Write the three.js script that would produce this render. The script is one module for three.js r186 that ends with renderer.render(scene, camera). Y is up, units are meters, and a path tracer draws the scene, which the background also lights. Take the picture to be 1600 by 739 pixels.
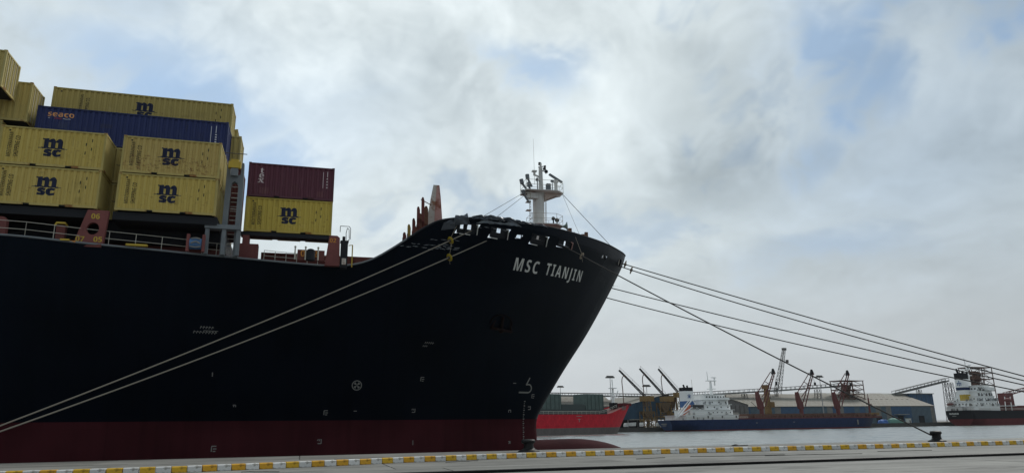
import * as THREE from 'three';
import { mergeGeometries, mergeVertices } from 'three/addons/utils/BufferGeometryUtils.js';
import { FontLoader } from 'three/addons/loaders/FontLoader.js';

// ------------------------------------------------------------------ camera, sky, sun, exposure
const RAD = Math.PI / 180;
const scene = new THREE.Scene();
const camera = new THREE.PerspectiveCamera(2 * Math.atan(369.5 / 1125) / RAD, 1600 / 739, 0.5, 6000);
camera.position.set(0, 4.4, 0);                    // eye 1.4 m above the quay, water at y = 0
camera.rotation.set(14.85 * RAD, -16.05 * RAD, -0.914 * RAD, 'YXZ');
const renderer = new THREE.WebGLRenderer({ antialias: true });
renderer.toneMapping = THREE.LinearToneMapping;
renderer.toneMappingExposure = 1.0;
renderer.shadowMap.enabled = true;

function hash(x, y, z) { let h = Math.imul(x | 0, 374761393) + Math.imul(y | 0, 668265263) + Math.imul(z | 0, 2147483647 ^ 1274126177) | 0; h = Math.imul(h ^ (h >>> 13), 1274126177); h ^= h >>> 16; return (h >>> 0) / 4294967296; }
function vnoise(x, y, px = 0, py = 0, seed = 0) {    // value noise, periodic when px, py > 0
  let xi = Math.floor(x), yi = Math.floor(y); const fx = x - xi, fy = y - yi;
  const u = fx * fx * fx * (fx * (fx * 6 - 15) + 10), v = fy * fy * fy * (fy * (fy * 6 - 15) + 10);
  const w = (a, p) => p ? ((a % p) + p) % p : a, x0 = w(xi, px), x1 = w(xi + 1, px), y0 = w(yi, py), y1 = w(yi + 1, py);
  const a = hash(x0, y0, seed), b = hash(x1, y0, seed), c = hash(x0, y1, seed), d = hash(x1, y1, seed);
  return a + (b - a) * u + (c - a) * v + (a - b - c + d) * u * v;
}
function fbm(x, y, oct, px = 0, py = 0, seed = 0, gain = 0.5) { let s = 0, a = 1, n = 0; for (let i = 0; i < oct; i++) { s += a * vnoise(x, y, px, py, seed + i * 17); n += a; a *= gain; x *= 2; y *= 2; px *= 2; py *= 2; } return s / n; }
const sstep = (a, b, x) => { const t = Math.min(1, Math.max(0, (x - a) / (b - a))); return t * t * (3 - 2 * t); };
const mix = (a, b, t) => a + (b - a) * t;
let seed = 20477;
const rnd = () => { seed = (Math.imul(seed, 1664525) + 1013904223) >>> 0; return seed / 4294967296; };
const rr = (a, b) => a + (b - a) * rnd();

const SUN = { az: 62 * RAD, el: 43 * RAD };
const sunDir = new THREE.Vector3(Math.sin(SUN.az) * Math.cos(SUN.el), Math.sin(SUN.el), -Math.cos(SUN.az) * Math.cos(SUN.el));
{
  const W = 2048, H = 1536, data = new Float32Array(W * H * 4);
  // openings in the cloud deck, thick bellies and thin bright places (azimuth, elevation, spread, amount)
  const gaps = [[41, 25.8, 2.3, 3.4, 0.9], [43.5, 22.6, 3, 1.8, 0.75], [39.3, 20.3, 1.7, 2.2, 0.5], [47, 28.4, 6, 1.6, 0.7], [56, 26.4, 5, 2.2, 0.95], [-11, 24.6, 6.5, 1.8, 0.72], [-4, 20.6, 3.4, 2.1, 0.8],
    [-14, 28.2, 4, 1.3, 0.25], [18.6, 28.4, 2.6, 1.0, 0.55], [41, 12.4, 5, 1.9, 0.42], [50, 20.6, 3, 1.2, 0.3], [2, 25.5, 5, 1.3, 0.2], [34, 17, 6, 1, 0.1], [47, 19, 9, 7, 0.3], [-6, 24, 10, 4, 0.26], [42, 27, 5, 4, 0.4]];
  const tone = [[33.4, 19.2, 3.6, 1.8, -0.46], [29.2, 19.9, 3.2, 1.9, -0.26], [33.5, 27.6, 3.2, 3.6, -0.3], [25.2, 17, 4, 1.4, -0.15], [9.5, 25, 4, 2, -0.13], [-19.5, 24.6, 4.5, 2.2, 0.25], [-4.5, 22.9, 3.5, 1, 0.1],
    [21, 25.2, 3.4, 3.2, 0.24], [26.5, 26.4, 2.6, 4.5, 0.12], [6, 21.5, 5, 2.4, 0.12], [17.5, 21.5, 3.4, 2, 0.1], [46, 24.6, 3, 1.8, 0.1], [51, 17.5, 5, 3, 0.05], [22, 4, 8, 3, 0.05], [12, 16, 6, 3, 0.05]];
  for (let j = 0; j < H; j++) for (let i = 0; i < W; i++) {
    const th = ((i + 0.5) / W - 0.5) * 2 * Math.PI, el = ((j + 0.5) / H - 0.5) * Math.PI, o = (j * W + i) * 4;
    if (el < -0.2) { data[o] = 0.2; data[o + 1] = 0.21; data[o + 2] = 0.21; data[o + 3] = 1; continue; }
    const cx = Math.cos(th) * Math.cos(el), cz = Math.sin(th) * Math.cos(el), sy = Math.sin(el);
    const az = Math.atan2(cx, -cz) / RAD, ed = el / RAD, y = Math.max(sy, 0);
    // heaped cloud: fractal noise round the sky (periodic in azimuth), flatter towards the horizon and evening out overhead
    const q1 = az / 360, e1 = ed < 60 ? ed : 60 + (ed - 60) * 0.3, lo = Math.max(0, 20 - Math.max(ed, 0)), vv = (e1 - lo * lo * 0.04) / 12;
    const wx = fbm(q1 * 36 + 9, vv * 1.1 + 3.7, 4, 36, 0, 5) - 0.5, wz = fbm(q1 * 36 + 4, vv * 1.1 + 18.3, 4, 36, 0, 8) - 0.5;
    const big = fbm(q1 * 18 + wx * 0.7, vv * 0.8 + wz * 0.7 + 2, 4, 18, 0, 21);
    const belly = fbm(q1 * 30 + wx * 1.3, vv * 1.15 + wz * 1.1 + 7, 6, 30, 0, 71, 0.56);
    const det = fbm(q1 * 84 + wz * 2.2, vv * 3.2 + wx * 2.0 + 5, 6, 84, 0, 41, 0.66);
    const calm = 1 - sstep(55, 80, ed);
    let gap = sstep(0.4, 0.27, big + (det - 0.5) * 0.3) * 0.35 * calm, t = ((belly - 0.5) * 1.15 + (det - 0.5) * 1.0) * calm;
    const ja = az + (wx * 7 + (det - 0.5) * 6.5), je = ed + (wz * 5 + (belly - 0.5) * 5 + (det - 0.5) * 3);
    for (const g of gaps) { const dx = (ja - g[0]) / g[2], dy = (je - g[1]) / g[3], q = dx * dx + dy * dy; if (q < 9) gap = Math.max(gap, g[4] * 1.15 * Math.exp(-0.5 * q) * (0.8 + 0.5 * det)); }
    for (const g of tone) { const dx = (ja - g[0]) / g[2], dy = (je - g[1]) / g[3], q = dx * dx + dy * dy; if (q < 12) t += g[4] * Math.exp(-0.5 * q); }
    gap = Math.min(1, gap * 1.15) * sstep(2, 12, ed);
    const cd = Math.max(-1, Math.min(1, cx * sunDir.x + sy * sunDir.y + cz * sunDir.z)), ang = Math.acos(cd) / RAD;
    const left = Math.exp(-((((az + 6 + 540) % 360) - 180) ** 2) / (2 * 42 * 42));          // brighter towards the thin cloud left of the bow
    const glow = 0.43 + 0.09 * Math.exp(-((ang / 55) ** 2)) + 0.33 * left;
    let b = glow * (1 + t * 0.44), low = sstep(16, 1, ed);
    b = mix(b, glow * 0.86, low * 0.75);
    const warm = Math.max(0, b - 0.5);
    let r = b * (0.865 + warm * 0.1), gg = b * (0.985 + warm * 0.03), bb = b * (1.03 - warm * 0.01);
    r = mix(r, glow * 0.845, low * 0.6); gg = mix(gg, glow * 0.87, low * 0.6); bb = mix(bb, glow * 0.9, low * 0.6);
    const bl = 0.72 + 0.55 * left + 0.15 * det;
    r = mix(r, 0.275 * bl, gap * 0.85); gg = mix(gg, 0.405 * bl, gap * 0.85); bb = mix(bb, 0.59 * bl, gap * 0.85);
    if (sy < 0) { const k = Math.min(1, -sy * 6); r = mix(r, 0.2, k); gg = mix(gg, 0.21, k); bb = mix(bb, 0.21, k); }
    data[o] = r; data[o + 1] = gg; data[o + 2] = bb; data[o + 3] = 1;
  }
  const sky = new THREE.DataTexture(data, W, H, THREE.RGBAFormat, THREE.FloatType);
  sky.mapping = THREE.EquirectangularReflectionMapping; sky.magFilter = sky.minFilter = THREE.LinearFilter; sky.needsUpdate = true;
  scene.background = sky; scene.environment = sky;
}
const sun = new THREE.DirectionalLight(new THREE.Color().setRGB(1, 0.95, 0.88), 1.5);
sun.position.copy(sunDir).multiplyScalar(400).add(new THREE.Vector3(0, 0, -60)); sun.target.position.set(0, 0, -60);
sun.castShadow = true; sun.shadow.radius = 26; sun.shadow.mapSize.set(2048, 2048);
Object.assign(sun.shadow.camera, { left: -260, right: 460, top: 260, bottom: -260, near: 1, far: 1400 });
scene.add(sun, sun.target);
scene.fog = new THREE.FogExp2(new THREE.Color().setRGB(0.8, 0.83, 0.86), 0.00004);

// ------------------------------------------------------------------ helpers
const taken = new Map();
function numbered(name) { const n = taken.get(name) ?? 0; taken.set(name, n + 1); return n ? name + '_' + String(n).padStart(3, '0') : name; }
function thing(name, label, category, group, p = [0, 0, 0], turn = 0) {
  const o = new THREE.Group(); o.name = numbered(name); o.position.set(...p); o.rotation.y = turn; o.userData = { label, category };
  if (group) o.userData.group = group; scene.add(o); return o;
}
function addMesh(name, geo, m, parent) { const o = new THREE.Mesh(geo, m); o.name = name; o.castShadow = o.receiveShadow = true; parent.add(o); return o; }
function tagged(name, geo, m, label, category, group) { const o = addMesh(numbered(name), geo, m, scene); o.userData = { label, category }; if (group) o.userData.group = group; return o; }
function structure(name, geo, m) { const o = addMesh(numbered(name), geo, m, scene); o.userData = { kind: 'structure' }; return o; }

function metreUV(g) {                               // box-projected texture coordinates in metres
  const p = g.attributes.position, n = g.attributes.normal, uv = new Float32Array(p.count * 2);
  for (let i = 0; i < p.count; i++) {
    const ax = Math.abs(n.getX(i)), ay = Math.abs(n.getY(i)), az = Math.abs(n.getZ(i));
    if (ay >= ax && ay >= az) { uv[2 * i] = p.getX(i); uv[2 * i + 1] = p.getZ(i); }
    else if (az >= ax) { uv[2 * i] = p.getX(i); uv[2 * i + 1] = p.getY(i); }
    else { uv[2 * i] = p.getZ(i); uv[2 * i + 1] = p.getY(i); }
  }
  g.setAttribute('uv', new THREE.BufferAttribute(uv, 2)); return g;
}
const V = (a) => Array.isArray(a) ? new THREE.Vector3(...a) : a;
const UP = new THREE.Vector3(0, 1, 0);
class Build {
  constructor() { this.a = []; }
  add(g, m) { g = g.index ? g.toNonIndexed() : g; if (m) g.applyMatrix4(m); for (const k of Object.keys(g.attributes)) if (!['position', 'normal', 'uv'].includes(k)) g.deleteAttribute(k); if (!g.attributes.uv) g.setAttribute('uv', new THREE.BufferAttribute(new Float32Array(g.attributes.position.count * 2), 2)); this.a.push(g); return this; }
  box(x0, x1, y0, y1, z0, z1) { const g = new THREE.BoxGeometry(x1 - x0, y1 - y0, z1 - z0); g.translate((x0 + x1) / 2, (y0 + y1) / 2, (z0 + z1) / 2); return this.add(g); }
  bar(p, q, r, seg = 6, r2 = r) {
    p = V(p); q = V(q); const d = q.clone().sub(p), L = d.length(); if (L < 1e-4) return this;
    const g = new THREE.CylinderGeometry(r2, r, L, seg, 1); if (seg === 4) g.rotateY(Math.PI / 4);
    const m = new THREE.Matrix4().makeRotationFromQuaternion(new THREE.Quaternion().setFromUnitVectors(UP, d.normalize())); m.setPosition(p.add(q).multiplyScalar(0.5));
    return this.add(g, m);
  }
  path(pts, r, seg = 5) { for (let i = 1; i < pts.length; i++) this.bar(pts[i - 1], pts[i], r, seg); return this; }
  tube(pts, r, seg = 6, n = 24, closed = false) { return this.add(new THREE.TubeGeometry(new THREE.CatmullRomCurve3(pts.map(V), closed), n, r, seg, closed)); }
  ball(p, r, sx = 1, sy = 1, sz = 1) { const g = new THREE.SphereGeometry(r, 12, 8); g.scale(sx, sy, sz); g.translate(...p); return this.add(g); }
  lathe(prof, p, seg = 20) { const g = new THREE.LatheGeometry(prof.map((a) => new THREE.Vector2(...a)), seg); g.translate(...p); return this.add(g); }
  plate(pts, z0, z1, holes = []) {                   // an outline in x, y with thickness in z
    const s = new THREE.Shape(pts.map((a) => new THREE.Vector2(...a))); for (const h of holes) s.holes.push(new THREE.Path(h.map((a) => new THREE.Vector2(...a))));
    const g = new THREE.ExtrudeGeometry(s, { depth: z1 - z0, bevelEnabled: false, curveSegments: 10 }); g.translate(0, 0, z0); return this.add(g);
  }
  quad(a, b, c, d) {
    a = V(a); b = V(b); c = V(c); d = V(d); const n = b.clone().sub(a).cross(d.clone().sub(a)).normalize(), P = [], N = [];
    for (const v of [a, b, c, a, c, d]) { P.push(v.x, v.y, v.z); N.push(n.x, n.y, n.z); }
    const g = new THREE.BufferGeometry(); g.setAttribute('position', new THREE.Float32BufferAttribute(P, 3)); g.setAttribute('normal', new THREE.Float32BufferAttribute(N, 3)); return this.add(g);
  }
  lattice(p, q, w0, w1, n, r, rb = r * 0.6) {        // four chords with zigzag bracing
    p = V(p); q = V(q); const d = q.clone().sub(p).normalize(), sx = new THREE.Vector3(0, 0, 1).cross(d).normalize(); if (sx.length() < 0.5) sx.set(1, 0, 0); const sz = d.clone().cross(sx).normalize();
    const at = (t, i) => { const w = mix(w0, w1, t) / 2, a = [[1, 1], [1, -1], [-1, -1], [-1, 1]][i]; return p.clone().lerp(q, t).addScaledVector(sx, a[0] * w).addScaledVector(sz, a[1] * w); };
    for (let i = 0; i < 4; i++) this.bar(at(0, i), at(1, i), r, 4);
    for (let k = 0; k < n; k++) for (let i = 0; i < 4; i++) { this.bar(at(k / n, i), at((k + 1) / n, (i + (k % 2 ? 3 : 1)) % 4), rb, 4); this.bar(at((k + 1) / n, i), at((k + 1) / n, (i + 1) % 4), rb, 4); }
    return this;
  }
  rail(pts, h, posts, r = 0.025, rows = [0.5, 1]) {  // stanchions and rails along a polyline
    for (const f of rows) this.path(pts.map((a) => { const v = V(a).clone(); v.y += h * f; return v; }), r, 5);
    for (const a of posts ?? pts) { const v = V(a); this.bar(v, v.clone().setY(v.y + h), r * 1.15, 5); }
    return this;
  }
  stuff() { this.isStuff = true; return this; }
  geo() { return metreUV(mergeGeometries(this.a)); }
  build(name, m, parent) { const o = addMesh(name, this.geo(), m, parent); if (this.isStuff) o.userData.kind = 'stuff'; return o; }
}
const B = () => new Build();
function pchip(T) {                                  // smooth monotone curve through a table
  const n = T.length, X = T.map((a) => a[0]), Y = T.map((a) => a[1]), d = [], m = [];
  for (let i = 0; i < n - 1; i++) d[i] = (Y[i + 1] - Y[i]) / (X[i + 1] - X[i]);
  m[0] = d[0]; m[n - 1] = d[n - 2];
  for (let i = 1; i < n - 1; i++) m[i] = d[i - 1] * d[i] <= 0 ? 0 : 2 / (1 / d[i - 1] + 1 / d[i]);
  return (x) => {
    if (x <= X[0]) return Y[0]; if (x >= X[n - 1]) return Y[n - 1];
    let i = 0; while (x > X[i + 1]) i++;
    const h = X[i + 1] - X[i], t = (x - X[i]) / h, t2 = t * t, t3 = t2 * t;
    return (2 * t3 - 3 * t2 + 1) * Y[i] + (t3 - 2 * t2 + t) * h * m[i] + (-2 * t3 + 3 * t2) * Y[i + 1] + (t3 - t2) * h * m[i + 1];
  };
}
function gridGeo(rows, skip) {                       // rows of points -> smooth indexed sheet; skip(j, i) leaves a cell open
  const nr = rows.length, nc = rows[0].length, P = [], I = [];
  for (const r of rows) for (const p of r) P.push(p[0], p[1], p[2]);
  for (let j = 0; j < nr - 1; j++) for (let i = 0; i < nc - 1; i++) { if (skip && skip(j, i)) continue; const a = j * nc + i; I.push(a, a + 1, a + nc, a + 1, a + nc + 1, a + nc); }
  const g = new THREE.BufferGeometry(); g.setAttribute('position', new THREE.Float32BufferAttribute(P, 3)); g.setIndex(I); g.computeVertexNormals(); return metreUV(g);
}

// ------------------------------------------------------------------ textures and materials
function grey(N, f, rep, srgb) {                     // tiling texture, f(u, v) -> [r, g, b] or a number, in 0..1
  const d = new Uint8Array(N * N * 4);
  for (let j = 0; j < N; j++) for (let i = 0; i < N; i++) { const c = f(i / N, j / N), o = (j * N + i) * 4, a = Array.isArray(c); for (let k = 0; k < 3; k++) d[o + k] = Math.max(0, Math.min(255, 255 * (a ? c[k] : c))); d[o + 3] = 255; }
  const t = new THREE.DataTexture(d, N, N); t.wrapS = t.wrapT = THREE.RepeatWrapping; t.magFilter = THREE.LinearFilter; t.minFilter = THREE.LinearMipmapLinearFilter; t.generateMipmaps = true; t.repeat.set(1 / rep[0], 1 / rep[1]); if (srgb) t.colorSpace = THREE.SRGBColorSpace; t.needsUpdate = true; return t;
}
const grimeTex = grey(512, (u, v) => { const a = fbm(u * 6, v * 6, 5, 6, 6, 3), s = fbm(u * 40, v * 5, 3, 40, 5, 9); return 0.62 + 0.42 * a + 0.16 * (s - 0.5); }, [7, 7]);
const plateTex = grey(512, (u, v) => { const a = fbm(u * 5, v * 5, 5, 5, 5, 13), s = fbm(u * 60, v * 4, 3, 60, 4, 19), q = (((u * 4) % 1) < 0.008 || ((v * 6) % 1) < 0.012) ? 0.86 : 1; return (0.5 + 0.6 * a + 0.3 * (s - 0.5)) * q; }, [24, 14]);
const rustTex = grey(512, (u, v) => { const a = fbm(u * 8, v * 8, 6, 8, 8, 23, 0.6), k = sstep(0.5, 0.72, a), s = fbm(u * 3, v * 3, 4, 3, 3, 29); return [mix(0.8 + 0.2 * s, 0.42, k), mix(0.78 + 0.2 * s, 0.22, k), mix(0.76 + 0.2 * s, 0.14, k)]; }, [5, 5]);
const plateBump = grey(512, (u, v) => { const q = ((((u * 8) % 1) < 0.012 || ((v * 6) % 1) < 0.02) ? 0.25 : 0) + 0.75 * fbm(u * 9, v * 7, 3, 9, 7, 33); return q; }, [24, 14]);
function mat(r, g, b, rough = 0.75, o = {}) { const m = new THREE.MeshPhysicalMaterial({ roughness: rough, side: THREE.DoubleSide, ...o }); m.color.setRGB(r, g, b); return m; }
const M = {
  black: mat(0.003, 0.0047, 0.0092, 0.4, { map: plateTex, specularIntensity: 0.2, specularColor: new THREE.Color().setRGB(0.55, 0.75, 1), bumpMap: plateBump, bumpScale: 0.012 }),
  boot: mat(0.06, 0.0125, 0.017, 0.75, { map: plateTex, specularIntensity: 0.15 }),
  deckRed: mat(0.17, 0.05, 0.045, 0.8, { map: rustTex }),
  dullRed: mat(0.24, 0.075, 0.07, 0.8, { map: grimeTex }),
  pink: mat(0.56, 0.33, 0.31, 0.75, { map: rustTex }),
  paleSteel: mat(0.62, 0.6, 0.57, 0.6, { map: rustTex }),
  torn: mat(0.2, 0.23, 0.27, 0.42, { metalness: 0.65, map: grimeTex }),
  bare: mat(0.085, 0.1, 0.125, 0.35, { metalness: 0.4, map: grimeTex }),
  dark: mat(0.022, 0.024, 0.03, 0.8, { specularIntensity: 0.5 }),
  white: mat(0.76, 0.76, 0.74, 0.5, { map: grimeTex }),
  railWhite: mat(0.52, 0.5, 0.44, 0.6),
  mark: mat(0.22, 0.22, 0.21, 0.7),
  nameWhite: mat(0.74, 0.74, 0.72, 0.6, { map: grimeTex }),
  grey: mat(0.2, 0.225, 0.25, 0.65, { map: grimeTex }),
  yellow: mat(0.62, 0.43, 0.045, 0.6, { map: grimeTex }),
  orange: mat(0.6, 0.24, 0.03, 0.6),
  blueDrum: mat(0.08, 0.2, 0.42, 0.5, { map: grimeTex }),
  ochreRib: mat(0.4, 0.28, 0.08, 0.85, { map: rustTex }),
  rust: mat(0.17, 0.085, 0.055, 0.9, { map: rustTex }),
  cable: mat(0.07, 0.065, 0.06, 0.8),
  ropePale: mat(0.36, 0.32, 0.26, 0.95),
  ropeDark: mat(0.075, 0.065, 0.06, 0.95),
  iron: mat(0.012, 0.0125, 0.014, 0.5, { specularIntensity: 0.6, map: grimeTex }),
};

// ------------------------------------------------------------------ the container ship
const Q = 3.0, CZ = -68.4, WLINE = 5.14;
const stemX = pchip([[-2, 21.2], [1, 21.7], [3.4, 21.85], [4.35, 21.8], [5.13, 21.9], [6.03, 22.35], [7.67, 23.4], [9.72, 24.78], [13.25, 27.3], [16.26, 29.2], [19, 30.8], [20.8, 31.75], [21.69, 32.05], [23, 32.3]]);
const topB = pchip([[0, 0], [0.1, 0.55], [0.4, 1.05], [1, 1.9], [1.9, 2.95], [3.9, 5.1], [7.1, 7.9], [10.6, 10.5], [12.9, 11.9], [16.1, 13.35], [18.6, 14.3], [22.4, 15.15], [26.4, 16.1], [30.2, 17.1], [35.5, 18.4], [39, 19.1], [45, 19.8], [50, 20], [400, 20]]);
const lowB = pchip([[0, 0], [0.15, 0.4], [0.5, 0.75], [2, 1.5], [6, 3], [10, 4.6], [20, 9.2], [30, 14], [40, 17.6], [50, 19.4], [60, 20], [400, 20]]);
const topY = pchip([[-400, 16.1], [-18, 16.1], [-13.5, 15.93], [-7.4, 15.85], [-3.5, 15.89], [0.6, 15.97], [1.9, 16.08], [3.78, 16.5], [5.65, 17.56], [7.1, 18.58], [8.4, 19.5], [9.67, 20.15], [11.1, 20.45], [13.4, 20.7], [15.9, 20.9], [19.1, 21.1], [24.9, 21.4], [28.1, 21.55], [32.1, 21.69]]);
const hb = (x, y) => { const s = Math.max(stemX(y) - x, 0), w = Math.pow(Math.min(1, Math.max(0, (y - 4.5) / 16)), 1.25); return lowB(s) * (1 - w) + topB(s) * w; };
const hz = (x, y, off = 0) => CZ + hb(x, y) + off;
const hp = (x, y, off = 0) => {                      // a point on the starboard side, off metres out along the hull's normal
  const e = 0.05, zx = (hb(x + e, y) - hb(x - e, y)) / (2 * e), zy = (hb(x, y + e) - hb(x, y - e)) / (2 * e), n = new THREE.Vector3(-zx, -zy, 1).normalize();
  return new THREE.Vector3(x, y, hz(x, y)).addScaledVector(n, off);
};
const ship = thing('container_ship', 'huge black container ship with red bottom moored bow to the right', 'container ship', null, [0, 0, CZ]);
const S = (b, name, m, parent = ship) => { const o = addMesh(name, b instanceof Build ? b.geo() : b, m, parent); if (b.isStuff) o.userData.kind = 'stuff'; if (parent === ship) o.position.z = -CZ; return o; };
const topAt = (s) => { let y = 21; for (let k = 0; k < 12; k++) y = topY(stemX(y) - s); return y; };

// mooring openings in the bow plating: x range, y range, and the hole through the fitting (fractions)
const ports = [[11.05, 11.7, 19.4, 20.1, [0.42, 0.82, 0.45, 0.9]], [11.76, 12.75, 19.4, 20.15, [0.18, 0.5, 0.42, 0.88]], [14.0, 15.6, 19.45, 20.2, [0.38, 0.6, 0.5, 0.92]], [16.45, 17.0, 19.72, 20.0, [0.02, 0.98, 0.02, 0.98]],
  [18.0, 19.65, 19.55, 20.3, [0.38, 0.52, 0.5, 0.86]], [21.0, 22.7, 19.85, 20.45, [0.48, 0.58, 0.3, 0.86]], [27.2, 27.9, 20.15, 20.45, [0.3, 0.5, 0.2, 0.9]], [30.35, 30.95, 20.3, 20.95, [0.3, 0.45, 0.5, 0.8]]];
const portSV = ports.map(([x0, x1, y0, y1]) => { const yc = (y0 + y1) / 2, s1 = stemX(yc) - x0, s0 = stemX(yc) - x1, T = topAt((s0 + s1) / 2); return [s0, s1, (y0 - WLINE) / (T - WLINE), (y1 - WLINE) / (T - WLINE)]; });
{
  const sSet = new Set([0, 0.03, 0.08, 0.15, 0.25, 0.4, 0.6, 0.85, 1.2, 1.6, 2, 2.5, 3]); for (let s = 3.5; s < 62; s += 0.5) sSet.add(s); for (const s of [66, 80, 100, 130, 160, 200, 240]) sSet.add(s);
  const vSet = new Set(); for (let k = 0; k <= 44; k++) vSet.add(k / 44);
  for (const p of portSV) { sSet.add(p[0]); sSet.add(p[1]); vSet.add(p[2]); vSet.add(p[3]); }
  const ss = [...sSet].sort((a, b) => a - b), vv = [...vSet].sort((a, b) => a - b);
  const inPort = (s, v) => portSV.some((p) => s > p[0] && s < p[1] && v > p[2] && v < p[3]);
  const tops = ss.map(topAt), side = (sg) => vv.map((v) => ss.map((s, i) => { const y = WLINE + (tops[i] - WLINE) * v, x = stemX(y) - s; return [x, y, CZ + sg * hb(x, y)]; }));
  const near = gridGeo(side(1), (j, i) => inPort((ss[i] + ss[i + 1]) / 2, (vv[j] + vv[j + 1]) / 2)), farS = gridGeo(side(-1));
  S(near, 'starboard_topside', M.black); S(farS, 'port_topside', M.black);
  const yl = []; for (let k = 0; k <= 14; k++) yl.push(-2 + (WLINE + 2) * k / 14);
  const low = (sg) => yl.map((y) => ss.map((s) => { const x = stemX(y) - s; return [x, y, CZ + sg * hb(x, y)]; }));
  S(gridGeo(low(1)), 'starboard_bottom', M.boot); S(gridGeo(low(-1)), 'port_bottom', M.boot);
  // transom far aft, outside the picture
  const xa = stemX(10) - 238; S(B().box(xa - 0.3, xa, -2, 16, CZ - 19.9, CZ + 19.9), 'transom', M.black);
  // main deck, forecastle deck, the bulkhead between them
  const deck = (x0, x1, y, n) => { const a = [], b = []; for (let k = 0; k <= n; k++) { const x = mix(x0, x1, k / n), h = Math.max(0.02, hb(x, y) - 0.12); a.push([x, y, CZ + h]); b.push([x, y, CZ - h]); } return gridGeo([a, b]); };
  S(deck(-200, 8.6, 15.7, 90), 'main_deck', M.deckRed); S(deck(8.4, 31.2, 18.55, 50), 'forecastle_deck', M.deckRed);
  S(B().box(8.4, 8.6, 15.7, 18.55, CZ - hb(8.5, 15.7) + 0.4, CZ + hb(8.5, 15.7) - 0.4), 'forecastle_bulkhead', M.dark);
  // rounded rail along the edge of the plating
  const edge = []; for (let s = 0.15; s < 24; s += 0.35) { const y = topAt(s), x = stemX(y) - s; edge.push([x, y + 0.02, hz(x, y, -0.02)]); }
  S(B().tube(edge, 0.075, 6, 160), 'bulwark_rail', M.dark);
  const gun = []; for (let x = 7; x > -60; x -= 1.2) gun.push([x, topY(x) + 0.02, hz(x, topY(x), 0.02)]);
  S(B().tube(gun, 0.07, 6, 120), 'sheer_rail', M.grey);
  const ep = edge.map((p) => [p[0], p[1], 2 * CZ - p[2]]); S(B().tube(ep, 0.075, 6, 120), 'bulwark_rail', M.dark);
}
// the mooring fittings: a box behind each opening, its back plate with a hole, white-painted lips
ports.forEach(([x0, x1, y0, y1, h], k) => {
  const C = (u, v, d) => { const x = mix(x0, x1, u), y = mix(y0, y1, v); const n = hp((x0 + x1) / 2, (y0 + y1) / 2, 1).sub(hp((x0 + x1) / 2, (y0 + y1) / 2)); return new THREE.Vector3(x, y, hz(x, y)).addScaledVector(n, -d); };
  const D = 0.14, b = B();
  b.quad(C(0, 0, 0), C(1, 0, 0), C(1, 0, D), C(0, 0, D)).quad(C(0, 1, 0), C(1, 1, 0), C(1, 1, D), C(0, 1, D)).quad(C(0, 0, 0), C(0, 1, 0), C(0, 1, D), C(0, 0, D)).quad(C(1, 0, 0), C(1, 1, 0), C(1, 1, D), C(1, 0, D));
  const [a0, a1, b0, b1] = h;
  b.quad(C(0, 0, D), C(1, 0, D), C(1, b0, D), C(0, b0, D)).quad(C(0, b1, D), C(1, b1, D), C(1, 1, D), C(0, 1, D)).quad(C(0, b0, D), C(a0, b0, D), C(a0, b1, D), C(0, b1, D)).quad(C(a1, b0, D), C(1, b0, D), C(1, b1, D), C(a1, b1, D));
  const f = S(b, 'fairlead', M.dark);
  if (k === 3 || k > 5) { if (k > 5) { const r = B().bar(C(0.25, 0.1, 0.05), C(0.3, 0.9, 0.05), 0.045, 6); S(r, 'roller', M.paleSteel, f); } return; }
  const r = B(); if (k !== 0) r.bar(C(1.02, 0.05, -0.02), C(1.02, 1.0, -0.02), 0.045, 4, 0.06).bar(C(0.88, 1.0, -0.02), C(1.02, 1.0, -0.02), 0.035, 4); else r.bar(C(0.3, -0.03, -0.02), C(0.95, -0.03, -0.02), 0.04, 4);
  S(r, 'painted_lip', k === 5 ? M.pink : M.nameWhite, f); if (k > 0 && k < 5) S(B().bar(C(0.06, -0.03, -0.02), C(0.42, -0.03, -0.02), 0.04, 4), 'painted_lip', M.nameWhite, f);
  S(B().bar(C(0, 0, -0.01), C(0, 1, -0.01), 0.03, 5).bar(C(0, 1, -0.01), C(0.85, 1, -0.01), 0.03, 5), 'frame', M.dark, f);
});
// bulbous bow
{
  const rows = []; const n = 22, m = 24;
  for (let k = 0; k <= n; k++) { const t = k / n, x = mix(15, 33.0, t), q = sstep(0, 1, 0), e = t < 0.55 ? 1 : Math.sqrt(Math.max(0.0004, 1 - ((t - 0.55) / 0.45) ** 2)), ry = 3.6 * e * (0.94 + 0.06 * t), rz = 2.5 * e, cy = -0.25, row = []; for (let i = 0; i <= m; i++) { const a = i / m * 2 * Math.PI; row.push([x, cy + Math.sin(a) * ry, CZ + Math.cos(a) * rz]); } rows.push(row); }
  S(gridGeo(rows), 'bulbous_bow', M.boot);
}
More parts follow.
